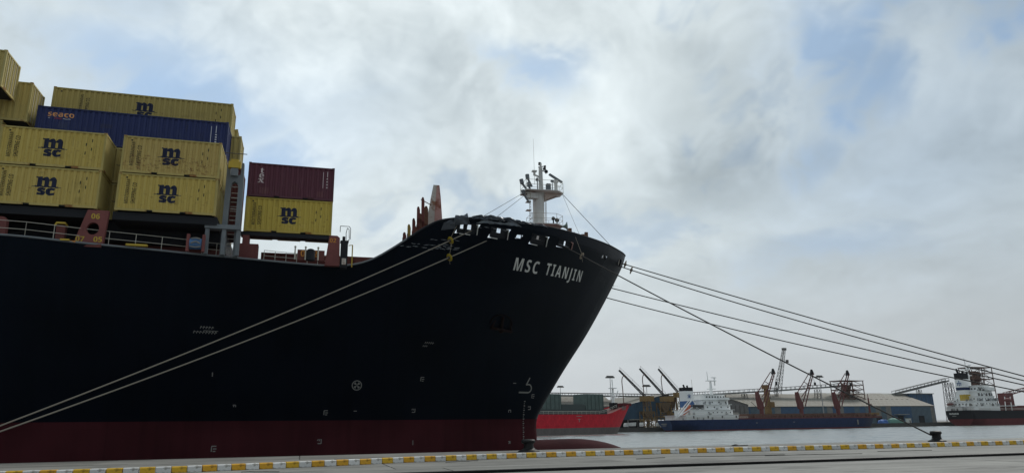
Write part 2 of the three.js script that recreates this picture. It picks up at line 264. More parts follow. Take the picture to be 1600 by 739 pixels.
// ------------ painted marks on the hull, each cut to the plating
const font = await new FontLoader().loadAsync('fonts/droid/droid_sans_bold.typeface.json');
function glyphGeo(ch, size) { return new THREE.ShapeGeometry(font.generateShapes(ch, size), 5); }
function advance(ch, size) { const g = font.data.glyphs[ch] || font.data.glyphs['?']; return g.ha * size / font.data.resolution; }
function subdivide(g) {                              // one split of every triangle so that a decal can bend with the plating
  g = g.index ? g.toNonIndexed() : g; const p = g.attributes.position, P = []; const v = (i) => new THREE.Vector3().fromBufferAttribute(p, i);
  for (let i = 0; i < p.count; i += 3) { const a = v(i), b = v(i + 1), c = v(i + 2), ab = a.clone().lerp(b, 0.5), bc = b.clone().lerp(c, 0.5), ca = c.clone().lerp(a, 0.5); for (const t of [a, ab, ca, ab, b, bc, ca, bc, c, ab, bc, ca]) P.push(t.x, t.y, t.z); }
  const r = new THREE.BufferGeometry(); r.setAttribute('position', new THREE.Float32BufferAttribute(P, 3)); return r;
}
function onHull(g, x0, y0, kx = 1, ky = 1, slope = 0, lean = 0, off = 0.022) {   // flat outline (metres) -> starboard plating
  g = subdivide(g); const p = g.attributes.position;
  const e = 0.3, zx = (hb(x0 + e, y0) - hb(x0 - e, y0)) / (2 * e), zy = (hb(x0, y0 + e) - hb(x0, y0 - e)) / (2 * e), fx = kx / Math.hypot(1, zx), fy = ky / Math.hypot(1, zy);
  for (let i = 0; i < p.count; i++) { const u = p.getX(i), v = p.getY(i), x = x0 + u * fx + v * lean, y = y0 + v * fy + u * fx * slope, w = hp(x, y, off); p.setXYZ(i, w.x, w.y, w.z); }
  g.computeVertexNormals(); return metreUV(g);
}
function hullText(str, x0, y0, size, name, m, slope = 0, gap = 0, kx = 1, lean = 0) {
  let x = x0;
  for (const ch of str) {
    const e = 0.3, f = 1 / Math.hypot(1, (hb(x + e, y0) - hb(x - e, y0)) / (2 * e));
    if (ch !== ' ') S(onHull(glyphGeo(ch, size), x, y0 + (x - x0) * slope, kx, 1, slope, lean), name, m);
    x += (advance(ch, size) * kx + gap) * f;
  }
  return x;
}
hullText('MSC', 16.55, 17.38, 1.2, 'name_letter', M.nameWhite, 0.022, 0.19, 0.79, 0.1);
hullText('TIANJIN', 20.1, 17.52, 1.18, 'name_letter', M.nameWhite, 0.026, 0.19, 0.72, 0.1);
{
  const flat = (shapes) => new THREE.ShapeGeometry(shapes, 14);
  const ring = (r0, r1) => { const s = new THREE.Shape(); s.absarc(0, 0, r1, 0, 2 * Math.PI); const h = new THREE.Path(); h.absarc(0, 0, r0, 0, 2 * Math.PI, true); s.holes.push(h); return s; };
  const strip = (a, b, w) => { const dx = b[0] - a[0], dy = b[1] - a[1], l = Math.hypot(dx, dy), nx = -dy / l * w / 2, ny = dx / l * w / 2; return new THREE.Shape([[a[0] + nx, a[1] + ny], [b[0] + nx, b[1] + ny], [b[0] - nx, b[1] - ny], [a[0] - nx, a[1] - ny]].map((q) => new THREE.Vector2(...q))); };
  const wedge = (a) => { const s = new THREE.Shape(); s.moveTo(0, 0); s.absarc(0, 0, 0.3, a - 0.38, a + 0.38); s.lineTo(0, 0); return s; };
  const th = S(onHull(flat([ring(0.36, 0.44)]), 4.0, 7.78, 1, 1, 0, 0), 'thruster_mark', M.mark);
  S(onHull(flat([0.785, 2.356, 3.927, 5.498].map(wedge)), 4.0, 7.78), 'cross_blade', M.mark, th);
  // bulb mark and its curl
  const arc = []; for (let k = 0; k <= 12; k++) { const a = -Math.PI / 2 + k / 12 * Math.PI * 0.98; arc.push([0.25 + 0.42 * Math.cos(a), 0.4 + 0.4 * Math.sin(a)]); }
  const bl = [strip([-0.85, 0], [0.3, 0], 0.15)]; for (let k = 1; k < arc.length; k++) bl.push(strip(arc[k - 1], arc[k], 0.13)); bl.push(strip([-0.05, 0.76], [0.3, 0.8], 0.13), strip([-0.02, 0.74], [0.35, 1.45], 0.13));
  S(onHull(flat(bl), 20.1, 7.55, 1, 1), 'bulb_mark', M.mark);
  const ticks = []; for (let k = 0; k < 19; k++) { const y = 3.1 + k * 0.2; ticks.push(strip([0, k * 0.2], [k % 2 ? 0.1 : 0.16, k * 0.2], k % 2 ? 0.06 : 0.1)); }
  S(onHull(flat(ticks), 20.02, 3.15), 'draught_scale', M.mark).userData.kind = 'stuff';
  const tiny = (list) => flat(list.map((a) => strip([a[0], a[1]], [a[2], a[3]], a[4] ?? 0.07)));
  const F = [[0, 0, 0, 0.36], [0, 0.36, 0.32, 0.36], [0.1, 0.18, 0.34, 0.18], [0.1, 0.02, 0.28, 0.02]], L = [[0.34, 0, 0.34, 0.34], [0.05, 0.02, 0.34, 0.02], [0.02, 0.22, 0.1, 0.34], [0.16, 0.2, 0.24, 0.34]];
  for (const [x, y, w] of [[9.35, 8.25, F], [8.8, 5.75, L], [1.6, 5.55, F], [-4.75, 6.1, [[0, 0.14, 0.2, 0.14], [0.06, 0, 0.06, 0.14], [0.2, 0, 0.2, 0.14]]], [1.2, 3.42, L], [-5.9, 3.1, F], [18.4, 5.75, [[0, 0, 0, 0.22], [0, 0.22, 0.24, 0.22], [0.24, 0, 0.24, 0.22]]], [18.4, 2.95, [[0, 0.2, 0.24, 0.2], [0.04, 0, 0.2, 0.2], [0.2, 0, 0.2, 0.2]]], [9.05, 3.1, [[0, 0, 0, 0.38]]], [20.85, 7.05, F], [20.5, 6.0, L], [3.9, 5.85, [[0, 0, 0.28, 0]]], [-6.1, 8.1, [[0, 0, 0, 0.3]]], [18.6, 8.35, [[0, 0, 0.35, 0]]]])
    S(onHull(tiny(w), x, y), 'frame_mark', M.mark);
  for (const [x, y, n, sz] of [[-6.95, 11.18, 5, 0.16], [-7.35, 10.86, 8, 0.17], [9.35, 11.15, 5, 0.16], [9.2, 10.9, 3, 0.14]]) {
    const a = []; for (let k = 0; k < n; k++) a.push([k * sz * 1.15, 0, k * sz * 1.15 + sz * 0.3, sz], [k * sz * 1.15 + sz * 0.3, sz, k * sz * 1.15 + sz * 0.8, sz * 0.55]); S(onHull(flat(a.map((q) => strip([q[0], q[1]], [q[2], q[3]], 0.045))), x, y), 'notice', M.mark);
  }
  S(onHull(flat([strip([0, 0], [0.95, 0.0], 0.035)]), -6.75, 11.06), 'notice', M.mark);
  // anchor in its pocket
  const pk = B(); const ap = (u, v, o) => hp(16.35 + u, 13.0 + v, o);
  for (let k = 0; k < 14; k++) { const a = k / 14 * Math.PI, c = (k + 1) / 14 * Math.PI; pk.bar(ap(1.15 * Math.cos(a), 0.15 + 0.75 * Math.sin(a), 0.03), ap(1.15 * Math.cos(c), 0.15 + 0.75 * Math.sin(c), 0.03), 0.06, 5); }
  const an = S(pk, 'anchor_pocket', mat(0.014, 0.009, 0.009, 0.9, { map: rustTex, specularIntensity: 0.2 }));
  S(B().bar(ap(0, 0.75, 0.12), ap(0, -0.3, 0.2), 0.13, 8).bar(ap(-1.1, -0.15, 0.2), ap(1.1, -0.3, 0.2), 0.12, 8).bar(ap(-1.05, -0.15, 0.2), ap(-0.75, 0.5, 0.18), 0.13, 6, 0.03).bar(ap(1.05, -0.3, 0.2), ap(0.8, 0.42, 0.18), 0.13, 6, 0.03).ball(ap(0, -0.28, 0.2).toArray(), 0.24), 'anchor', mat(0.022, 0.015, 0.015, 0.9, { map: rustTex, specularIntensity: 0.2 }), an);
}
// ------------ torn plating on the shoulder of the bow
{
  seed = 77;
  const sheet = (x0, x1, yb, h, out, nx, ny, sd, fold, rag) => {             // a crumpled, folded sheet lying over the edge
    const rows = []; for (let j = 0; j <= ny; j++) { const r = [], v = j / ny; for (let i = 0; i <= nx; i++) { const x = mix(x0, x1, i / nx), e = Math.min(1, 6 * Math.min(i, nx - i) / nx + 0.15); const top = h * e * (1 - rag + 2 * rag * fbm(x * 1.6, sd, 3, 0, 0, sd)); const y = yb(x) + v * top + 0.05 * (vnoise(x * 4, v * 3, 0, 0, sd) - 0.5); const w = hp(x, Math.min(y, topY(x)), out + fold * (vnoise(x * 3.1 + v * 2, v * 2.5 + sd, 0, 0, sd + 2) - 0.25)); r.push([w.x, y, w.z]); } rows.push(r); }
    const g = gridGeo(rows).toNonIndexed(); g.computeVertexNormals(); return metreUV(g);
  };
  S(sheet(10.55, 12.0, (x) => topY(x) - 0.5, 0.78, 0.05, 22, 5, 3, 0.3, 0.35), 'torn_plate', M.bare); S(sheet(11.7, 16.4, (x) => topY(x) - 0.08, 0.3, 0.06, 40, 3, 5, 0.34, 0.4), 'torn_plate', M.bare);
  S(sheet(14.6, 19.6, (x) => topY(x) - 0.1, 0.2, 0.05, 36, 3, 9, 0.26, 0.5), 'torn_plate', M.bare); S(sheet(12.6, 16.8, (x) => topY(x) - 0.36, 0.2, 0.02, 40, 2, 11, 0.16, 0.6), 'scraped_plate', M.torn);
  S(sheet(9.7, 10.9, (x) => topY(x) - 0.75, 0.62, 0.02, 14, 4, 13, 0.16, 0.4), 'torn_plate', M.bare);
  const bareMetal = mat(0.2, 0.22, 0.25, 0.55);
  // bare scrapes, broken into short uneven lengths
  for (const [xa, xb, ya, yb2, n, w] of [[6.4, 11.2, 18.0, 18.15, 9, 0.07], [7.3, 10.9, 18.25, 18.5, 7, 0.05], [8.6, 11.3, 18.72, 18.85, 5, 0.05], [9.3, 11.2, 18.3, 18.3, 4, 0.09], [12.4, 15.6, 20.0, 20.2, 5, 0.05]]) for (let k = 0; k < n; k++) {
    const t = (k + rr(0, 0.5)) / n, L = (xb - xa) / n * rr(0.5, 1.1), x0 = mix(xa, xb, t), y0 = mix(ya, yb2, t) + rr(-0.07, 0.07), sl = rr(-0.1, 0.14), rows = [[], []]; for (let i = 0; i <= 8; i++) { const x = x0 + L * i / 8, y = y0 + sl * (x - x0) + 0.05 * (vnoise(x * 5, k, 0, 0, 7) - 0.5), hw = w * Math.sin(Math.PI * (i + 0.3) / 8.6) * rr(0.4, 1.1); for (const f of [0, 1]) { const q = hp(x, y + (f - 0.5) * hw, 0.02); rows[f].push([q.x, q.y, q.z]); } }
    S(gridGeo(rows), 'scrape', bareMetal);
  }
}
// ------------ what is left of the breakwater: separate ribs rising inboard, one tall bent plate
{
  for (const [x, y1, z, w, m] of [[6.95, 19.3, -54.6, 0.14, M.deckRed], [7.4, 20.2, -55.4, 0.13, M.ochreRib], [7.85, 20.9, -56.0, 0.13, M.deckRed], [8.0, 20.3, -56.1, 0.1, M.rust], [8.3, 22.1, -56.6, 0.13, M.deckRed], [8.5, 21.6, -56.8, 0.1, M.rust], [8.78, 23.2, -57.4, 0.13, M.deckRed], [9.2, 22.7, -58.2, 0.16, M.rust]]) {
    const b = S(B().plate([[-w, 0], [w, 0], [w, y1 - 18.4], [w * 0.4, y1 - 18.12], [-w * 0.5, y1 - 18.1], [-w, y1 - 18.25]], -0.06, 0.06), 'stiffener', m ?? M.yellow); b.position.set(x, 18.1, z - CZ); b.rotation.y = -0.2;
    S(B().box(-w - 0.02, -w + 0.06, 0, (y1 - 18.1) * 0.6, 0.06, 0.22), 'flange', M.deckRed, b);
  }
  S(B().bar([8.6, 22.95, -57.3], [9.6, 22.9, -58.4], 0.04, 5), 'handrail', M.rust);
  const tp = S(B().plate([[-0.85, -0.9], [0.66, -1.0], [0.76, 0.2], [0.55, 3.2], [0.42, 4.45], [-0.1, 4.5], [-0.32, 3.3], [-0.58, 1.6]], -0.12, 0.0), 'bent_plate', M.paleSteel); tp.position.set(9.95, 20.3, -58.6 - CZ); tp.rotation.y = -0.25;
  S(B().plate([[-0.05, -0.9], [0.7, -0.95], [0.77, 0.2], [0.56, 3.2], [0.43, 4.4], [0.2, 4.4], [0.06, 2.2]], 0.01, 0.07), 'primer_patch', M.pink, tp);
  S(B().plate([[-0.9, -0.9], [0.0, -0.8], [0.05, -0.1], [-0.2, 0.5], [-0.45, 0.75], [-0.66, 0.4]], 0.01, 0.16), 'torn_flap', M.torn, tp);
  S(B().plate([[-0.95, -1.2], [0.0, -1.2], [0.0, -0.35], [-0.35, -0.1], [-0.7, -0.2]], 0.17, 0.3), 'torn_flap', M.bare, tp);
}
// ------------ foremast
{
  const f = S(B().lathe([[0.66, 0], [0.62, 3.5], [0.6, 9.6]], [22.62, 18.55, CZ], 20), 'foremast', M.white);
  const at = (x, y, z) => [x, y, CZ + z];
  const plat = (x0, x1, y, hw) => { const s = [[x0, -hw * 0.8], [x1 - 0.9, -hw], [x1, -hw * 0.45], [x1, hw * 0.45], [x1 - 0.9, hw], [x0, hw * 0.8]]; const g = B().plate(s, 0, 0.09).geo(); g.rotateX(-Math.PI / 2); g.translate(0, y, CZ); return g; };
  S(plat(20.95, 25.25, 28.1, 1.35), 'upper_platform', M.white, f); S(plat(21.4, 25.1, 24.5, 1.3), 'lower_platform', M.white, f);
  const bk = B(); for (const z of [-0.55, 0.55]) { bk.plate([[23.2, 27.3], [23.2, 28.08], [25.0, 28.08]], CZ + z - 0.03, CZ + z + 0.03).plate([[23.2, 23.8], [23.2, 24.48], [24.9, 24.48]], CZ + z - 0.03, CZ + z + 0.03).plate([[22.1, 27.6], [22.1, 28.08], [21.1, 28.08]], CZ + z - 0.03, CZ + z + 0.03); } S(bk, 'bracket', mat(0.55, 0.46, 0.42, 0.7, { map: rustTex }), f);
  const ring = (x0, x1, y, hw) => [at(x0, y, hw * 0.8), at(x1 - 0.9, y, hw), at(x1, y, hw * 0.45), at(x1, y, -hw * 0.45), at(x1 - 0.9, y, -hw), at(x0, y, -hw * 0.8), at(x0, y, hw * 0.8)];
  S(B().rail(ring(21, 25.2, 28.19, 1.33), 1.05, null, 0.022), 'upper_railing', M.railWhite, f); S(B().rail(ring(21.6, 25.05, 24.59, 1.28), 1.05, null, 0.022), 'lower_railing', M.railWhite, f);
  S(B().bar(at(22.95, 28.1, 0), at(22.95, 31.0, 0), 0.27, 14, 0.2).bar(at(22.95, 30.4, 0), at(22.95, 31.5, 0.1), 0.12, 8), 'topmast', M.white, f);
  const li = B().box(22.75, 22.98, 31.3, 31.6, CZ - 0.1, CZ + 0.12).bar(at(22.7, 31.05, 0), at(23.5, 31.25, 0), 0.05, 6).bar(at(22.9, 30.75, 0), at(23.6, 30.55, 0.1), 0.06, 6).ball(at(23.55, 30.6, 0.1), 0.2).ball(at(23.45, 31.2, 0), 0.13).ball(at(23.3, 30.85, 0.2), 0.16).bar(at(23.5, 30.3, 0.1), at(23.5, 31.3, 0.1), 0.03, 6);
  S(li, 'masthead_light', M.dark, f);
  S(B().bar(at(22.3, 30.15, 0), at(22.95, 29.9, 0), 0.1, 6).bar(at(22.25, 30.1, 0), at(22.25, 30.5, 0), 0.13, 8).box(22.0, 22.5, 30.5, 30.62, CZ - 0.2, CZ + 0.2), 'light_arm', M.white, f);
  S(B().bar(at(22.2, 29, 0.2), at(22.15, 34.2, 0.2), 0.022, 5, 0.012), 'whip_aerial', M.railWhite, f);
  S(B().bar(at(24.6, 28.15, 0), at(24.6, 29.5, 0), 0.16, 10).box(24.4, 24.85, 29.45, 29.75, CZ - 0.2, CZ + 0.2), 'radar_post', M.white, f);
  const rs = S(B().box(-0.85, 0.85, -0.08, 0.1, -0.12, 0.12), 'radar_scanner', M.grey, f); rs.position.set(24.62, 29.95, CZ); rs.rotation.z = -0.42; rs.rotation.y = 0.2;
  const fl = B(); for (const [x, y, z, t] of [[21.05, 28.9, 0.6, -0.35], [21.55, 29.6, 0.3, -0.15], [21.1, 27.7, 0.7, -0.3], [21.75, 29, -0.4, 0]]) { fl.bar(at(x + 0.3, y - 0.9, z), at(x + t, y, z), 0.12, 8).bar(at(x + t, y - 0.06, z), at(x + t * 1.3, y + 0.42, z), 0.21, 10); } S(fl, 'floodlight', M.grey, f);
  S(B().box(21.2, 22.4, 27.35, 27.95, CZ + 0.1, CZ + 0.7).bar(at(21.0, 27.8, 0.4), at(22.1, 27.2, 0.4), 0.08, 6), 'light_bracket', M.white, f);
  const ld = B(); for (const z of [0.28, 0.72]) ld.bar(at(21.55, 24.5, z), at(21.55, 28.1, z), 0.03, 5); for (let y = 24.8; y < 28; y += 0.32) ld.bar(at(21.55, y, 0.28), at(21.55, y, 0.72), 0.02, 5); for (let y = 26; y < 28.1; y += 0.9) ld.box(21.1, 21.6, y, y + 0.04, CZ + 0.2, CZ + 0.8); S(ld, 'ladder', M.railWhite, f);
  S(B().ball(at(23.9, 25.2, 0.9), 0.2).ball(at(24.3, 25.05, 0.9), 0.23).bar(at(23.9, 24.6, 0.9), at(23.9, 25.1, 0.9), 0.07, 6).bar(at(24.3, 24.6, 0.9), at(24.3, 25.0, 0.9), 0.07, 6), 'deck_light', M.dark, f);
  const hn = S(B().lathe([[0.06, 0], [0.1, 0.35], [0.2, 0.6], [0.48, 0.8], [0.5, 0.82], [0.02, 0.78]], [0, 0, 0], 18), 'ship_horn', mat(0.2, 0.3, 0.28, 0.5), f); hn.position.set(24.7, 24.45, CZ + 0.5); hn.rotation.z = -1.5; hn.rotation.y = -0.3;
  S(B().box(23.3, 23.75, 28.2, 29.0, CZ + 0.5, CZ + 0.9).bar(at(22.3, 28.2, 0.8), at(22.3, 29.4, 0.8), 0.06, 6).ball(at(22.3, 29.45, 0.8), 0.13).bar(at(23.9, 28.2, 0.9), at(23.9, 29.3, 0.9), 0.05, 6).box(23.75, 24.05, 29.2, 29.4, CZ + 0.8, CZ + 1.0).bar(at(22.75, 29.4, 0.3), at(22.4, 29.4, 0.5), 0.05, 6).ball(at(22.35, 29.45, 0.5), 0.16), 'signal_gear', M.grey, f).userData.kind = 'stuff';
  S(B().bar(at(23.15, 24.6, 0.65), at(23.15, 28.1, 0.65), 0.035, 6).bar(at(23.3, 24.6, 0.55), at(23.3, 28.1, 0.55), 0.025, 6), 'cable_pipe', M.paleSteel, f).userData.kind = 'stuff';
  const stay = (p, q, r = 0.022) => S(B().bar(p, q, r, 5), 'stay', M.cable, f);
  stay(at(21.1, 28, 0.9), hp(13.0, topY(13) - 0.1, -1.2)); stay(at(21.2, 27.8, 0.9), hp(14.8, topY(14.8) - 0.1, -1.6)); stay(at(25.1, 27.9, 0.8), hp(29.2, topY(29.2), -0.2), 0.028); stay(at(25, 28, 0.8), at(26.6, 21.3, 3), 0.014);
  const wd = B(); for (const [x, h] of [[22.6, 0.7], [23.0, 0.4], [24.4, 0.5], [24.9, 0.8]]) { const y = topY(x), z = hz(x, y, -0.9); wd.box(x, x + 0.3, y - 0.6, y + h, z - 0.2, z); } S(wd, 'roller_pedestal', M.rust);
}

// ------------------------------------------------------------------ deck fittings of the container ship
{
  const rail = (x0, x1, n, h = 1.0) => { const pts = [], posts = []; for (let k = 0; k <= n; k++) { const x = mix(x0, x1, k / n), p = [x, topY(x), hz(x, topY(x), -0.25)]; pts.push(p); posts.push(p); } S(B().rail(pts, h, posts, 0.02, [0.52, 1]), 'deck_railing', M.railWhite); };
  rail(-22, -17.0, 3); rail(-17.0, -8.0, 6); rail(-7.1, -5.35, 2, 0.95);
  rail(-3.2, 1.2, 6, 0.8);
  // hatch covers and the beams that carry the outer stacks
  S(B().box(-19.6, -6.0, 16.9, 18.28, CZ - 16, -52.3), 'hatch_cover', M.dark); S(B().box(-34, -20, 16.9, 18.28, CZ - 16, -49.8), 'hatch_cover', M.dark);
  S(B().box(-19.5, -13.3, 17.75, 18.28, -52.1, -49.8), 'stack_beam', M.dark); S(B().box(-12.5, -6.2, 17.75, 18.28, -52.1, -49.8), 'stack_beam', M.dark);
  S(B().box(-4.9, 1.45, 17.84, 18.12, -53.2, -52.45), 'stack_beam', M.dark);
  S(B().box(-19.4, -6, 15.7, 16.9, -53.4, -53.1), 'hatch_coaming', M.deckRed);
  S(B().box(-11.4, -6.6, 17.0, 17.5, -52.9, -52.4), 'stowed_beam', mat(0.1, 0.09, 0.045, 0.8, { map: grimeTex }));
  // numbered stack supports
  const circ = (x, y, r) => { const a = []; for (let k = 0; k < 20; k++) a.push([x + r * Math.cos(k / 10 * Math.PI), y + r * 1.12 * Math.sin(k / 10 * Math.PI)]); return a; };
  const num = (t, x, y, z, sz, m, par) => { const g = new THREE.ShapeGeometry(font.generateShapes(t, sz), 4); g.translate(x, y, z); S(metreUV(g.toNonIndexed()), 'stencil_number', m, par); };
  const sp = S(B().plate([[-14.45, 15.85], [-12.75, 15.85], [-12.63, 18.2], [-13.85, 18.2]], -49.75, -49.45, [circ(-13.43, 16.98, 0.36)]), 'stack_support', M.dullRed);
  num('06', -13.62, 17.62, -49.44, 0.34, M.yellow, sp); num('07', -14.33, 16.1, -49.44, 0.34, M.yellow, sp); num('05', -13.32, 16.12, -49.44, 0.34, M.yellow, sp);
  S(B().box(-14.3, -12.8, 15.75, 15.95, -49.9, -49.3), 'support_foot', M.deckRed, sp);
  S(B().plate([[-19.6, 15.9], [-18.15, 15.9], [-18.2, 17.3], [-18.35, 17.42], [-19.6, 17.55]], -49.8, -49.4), 'stack_support', M.dullRed);
  S(B().box(-15.6, -15.1, 15.7, 17.3, -50.3, -49.9), 'vent_post', M.deckRed); S(B().plate([[-15.75, 17.2], [-15.05, 17.2], [-15.15, 17.42], [-15.65, 17.42]], -50.4, -49.9), 'vent_cap', M.yellow);
  S(B().box(-18.0, -16.6, 16.02, 16.14, -49.1, -48.9).box(-15.0, -14.5, 16, 16.1, -49.1, -48.9), 'stowed_pipe', M.yellow); S(B().box(-15.0, -14.2, 15.95, 16.05, -49.3, -49.1), 'stowed_pipe', M.orange); S(B().box(-11.4, -10.15, 15.95, 16.07, -49.5, -49.25), 'stowed_pipe', M.yellow);
  const s2 = S(B().plate([[0.95, 15.9], [2.0, 15.9], [1.95, 18.0], [1.75, 18.15], [1.2, 18.15]], -52.85, -52.4), 'stack_support', M.dullRed); num('02', 1.22, 17.62, -52.39, 0.32, M.orange, s2);
  S(B().box(-4.95, -3.65, 15.8, 17.2, -53.0, -52.3).box(-4.75, -4.3, 17.2, 17.84, -53.0, -52.4), 'stack_support', M.dullRed);
  S(B().box(-3.6, 4.6, 15.7, 17.25, -55.2, -55.0), 'breakwater_coaming', M.deckRed);
  { const b = B(); for (const [x, t] of [[-0.75, '05'], [0.1, '2']]) num(t, x, 16.2, -51.2, 0.45, M.orange, s2); S(B().box(-0.95, 0.9, 15.95, 16.7, -51.35, -51.25), 'number_board', M.deckRed); }
  S(B().bar([-0.05, 15.9, -51], [-0.05, 16.5, -51], 0.3, 12).ball([-0.05, 16.55, -51], 0.3, 1, 0.6, 1), 'vent_mushroom', M.dark);
  for (const x of [-1.1, -0.4, 0.45]) S(B().bar([x, 15.9, -50.9], [x, 16.75, -50.9], 0.05, 8).ball([x, 16.8, -50.9], 0.08), 'vent_pipe', M.railWhite);
  S(B().box(2.05, 2.55, 15.8, 17.75, -53.1, -52.4).box(2.0, 2.6, 17.75, 17.82, -53.1, -52.4).box(2.15, 2.35, 17.8, 18.2, -53, -52.7), 'ladder_house', M.dark); S(B().box(2.15, 2.45, 16.0, 16.45, -52.4, -52.3), 'junction_box', M.paleSteel);
  S(B().path([[1.95, 18.5, -52.6], [1.95, 18.95, -52.6], [2.6, 18.95, -52.6], [2.7, 18.8, -52.6], [2.7, 18.0, -52.6], [2.5, 17.85, -52.6]], 0.025, 5).path([[2.4, 17.85, -52.5], [2.38, 18.4, -52.5], [2.46, 18.8, -52.5], [2.58, 18.7, -52.5], [2.62, 18.0, -52.5]], 0.025, 5), 'davit_frame', M.cable);
  S(B().box(2.85, 2.93, 15.9, 17.55, -52.7, -52.6).bar([2.6, 17.5, -52.6], [2.9, 17.55, -52.6], 0.03, 5), 'rail_post', M.yellow);
  // blue drum between two red posts
  S(B().box(-7.9, -7.72, 15.8, 16.95, -49.7, -49.4).box(-6.95, -6.78, 15.8, 16.95, -49.7, -49.4), 'drum_frame', M.dullRed);
  const dr = S(B().bar([-7.7, 16.35, -49.65], [-6.97, 16.35, -49.65], 0.36, 16), 'hose_drum', M.blueDrum); S(B().tube([[-7.6, 16.62, -49.3], [-7.3, 16.66, -49.27], [-7.05, 16.6, -49.3]], 0.05).tube([[-7.6, 16.3, -49.28], [-7.3, 16.42, -49.26], [-7.05, 16.3, -49.28]], 0.05).tube([[-7.65, 16.1, -49.32], [-7.3, 16.05, -49.3], [-7.0, 16.12, -49.32]], 0.05), 'hose', M.mark, dr);
  // lashing bridge between the two bays: two posts, an arched portal, a working platform and a lamp
  const lb = S(B().box(-5.95, -5.62, 15.8, 20.7, -50.9, -50.45).box(-5.12, -4.8, 15.8, 20.7, -50.9, -50.45).plate([[-5.95, 20.7], [-5.95, 22.3], [-5.72, 22.3], [-5.7, 21.6], [-5.05, 21.6], [-5.0, 22.5], [-4.86, 22.5], [-4.8, 20.7], [-5.12, 20.7], [-5.2, 21.0], [-5.37, 21.12], [-5.54, 21.0], [-5.62, 20.7]], -50.9, -50.45), 'lashing_bridge', M.grey);
  S(B().box(-6.95, -4.7, 17.55, 17.85, -50.6, -49.9), 'platform', M.grey, lb); S(B().box(-6.9, -6.65, 15.8, 17.55, -50.3, -50.0).box(-5.85, -5.6, 15.8, 17.55, -50.3, -50.0).box(-4.95, -4.7, 15.8, 17.55, -50.3, -50.0), 'leg', M.grey, lb);
  const rg = B(); for (let y = 16.2; y < 20.8; y += 0.33) rg.bar([-5.6, y, -51.2], [-5.14, y, -51.2], 0.025, 5); S(rg.stuff(), 'rungs', M.railWhite, lb);
  const fr = B(); for (let y = 18.4; y < 21; y += 0.8) fr.box(-5.55, -5.15, y, y + 0.05, -50.85, -50.8); S(fr, 'bracing', M.railWhite, lb);
  S(B().box(-5.85, -5.05, 22.0, 22.45, -50.4, -50.1).box(-5.7, -5.2, 22.45, 22.62, -50.4, -50.1), 'lamp_hood', M.yellow, lb); S(B().box(-5.65, -5.2, 21.45, 21.98, -50.42, -50.15), 'lamp', M.grey, lb);
  S(B().bar([-6.2, 23.1, -50.3], [-4.7, 23.1, -50.3], 0.03, 5), 'handrail', M.cable, lb);
  S(B().box(-4.5, -4.3, 15.8, 17.9, -53.2, -52.8), 'stay_post', M.deckRed);
}

// ------------------------------------------------------------------ containers
function paint(L, H, base, draw, rust = 0.3, sd = 1) {     // the printed side: base coat, scuffs, rust freckles, lettering
  const w = L > 8 ? 1792 : 1024, h = Math.round(w * H / L), c = document.createElement('canvas'); c.width = w; c.height = h; const x = c.getContext('2d'), k = w / L;
  x.fillStyle = base; x.fillRect(0, 0, w, h); seed = sd * 991;
  for (let i = 0; i < 260; i++) { x.fillStyle = rnd() < 0.5 ? `rgba(255,250,225,${rr(0.01, 0.05)})` : `rgba(50,40,20,${rr(0.01, 0.06)})`; const a = rr(0, w), b = rr(0, h); x.fillRect(a, b, rr(2, 14), rr(10, h * 0.6)); }
  for (let i = 0; i < 5; i++) { x.fillStyle = rnd() < 0.5 ? `rgba(240,225,160,${rr(0.06, 0.14)})` : `rgba(90,75,40,${rr(0.06, 0.16)})`; x.fillRect(rr(0, w * 0.9), rr(0, h * 0.8), rr(30, 130), rr(25, 110)); }
  draw(x, k, w, h);
  for (let i = 0; i < 10 + 14 * rust; i++) { const a = rr(0, w), b = rr(0, h * 0.7), n = rr(20, 120); for (let q = 0; q < n; q += 3) { x.fillStyle = `rgba(85,50,25,${rr(0.05, 0.25)})`; x.fillRect(a + rr(-1.5, 1.5), b + q, rr(1, 3), 4); } }
  for (let i = 0; i < 900 * rust; i++) { const a = rr(0, w), b = h * Math.pow(rnd(), 0.6); x.fillStyle = `rgba(${80 + rr(0, 40) | 0},${45 + rr(0, 25) | 0},25,${rr(0.08, 0.5)})`; x.fillRect(a, b, rr(1, 5), rr(1, 9)); }
  for (let i = 0; i < 90 * rust; i++) { const a = rr(0, w), b = rr(h * 0.5, h); x.fillStyle = `rgba(95,50,25,${rr(0.15, 0.4)})`; for (let q = 0; q < 12; q++) x.fillRect(a + rr(-14, 14), b + rr(-8, 8), rr(2, 8), rr(2, 7)); }
  if (rust > 1) for (let i = 0; i < 60; i++) { const a = w * (0.15 + 0.75 * rnd()), b = h * rr(0.6, 0.93); x.fillStyle = `rgba(${60 + rr(0, 40) | 0},${34 + rr(0, 20) | 0},20,${rr(0.35, 0.8)})`; for (let q = 0; q < 7; q++) x.fillRect(a + rr(-16, 16), b + rr(-10, 10), rr(2, 9), rr(2, 10)); }
  x.strokeStyle = 'rgba(40,30,15,0.6)'; x.lineWidth = 1.5; for (let i = 0; i < 7; i++) { const a = rr(w * 0.6, w * 0.97), b = rr(0.05 * h, 0.4 * h); x.beginPath(); x.moveTo(a, b); x.lineTo(a + rr(-2, 2), b + rr(20, h * 0.35)); x.stroke(); }
  const t = new THREE.CanvasTexture(c); t.colorSpace = THREE.SRGBColorSpace; return t;
}
const navy = '#1b2340';
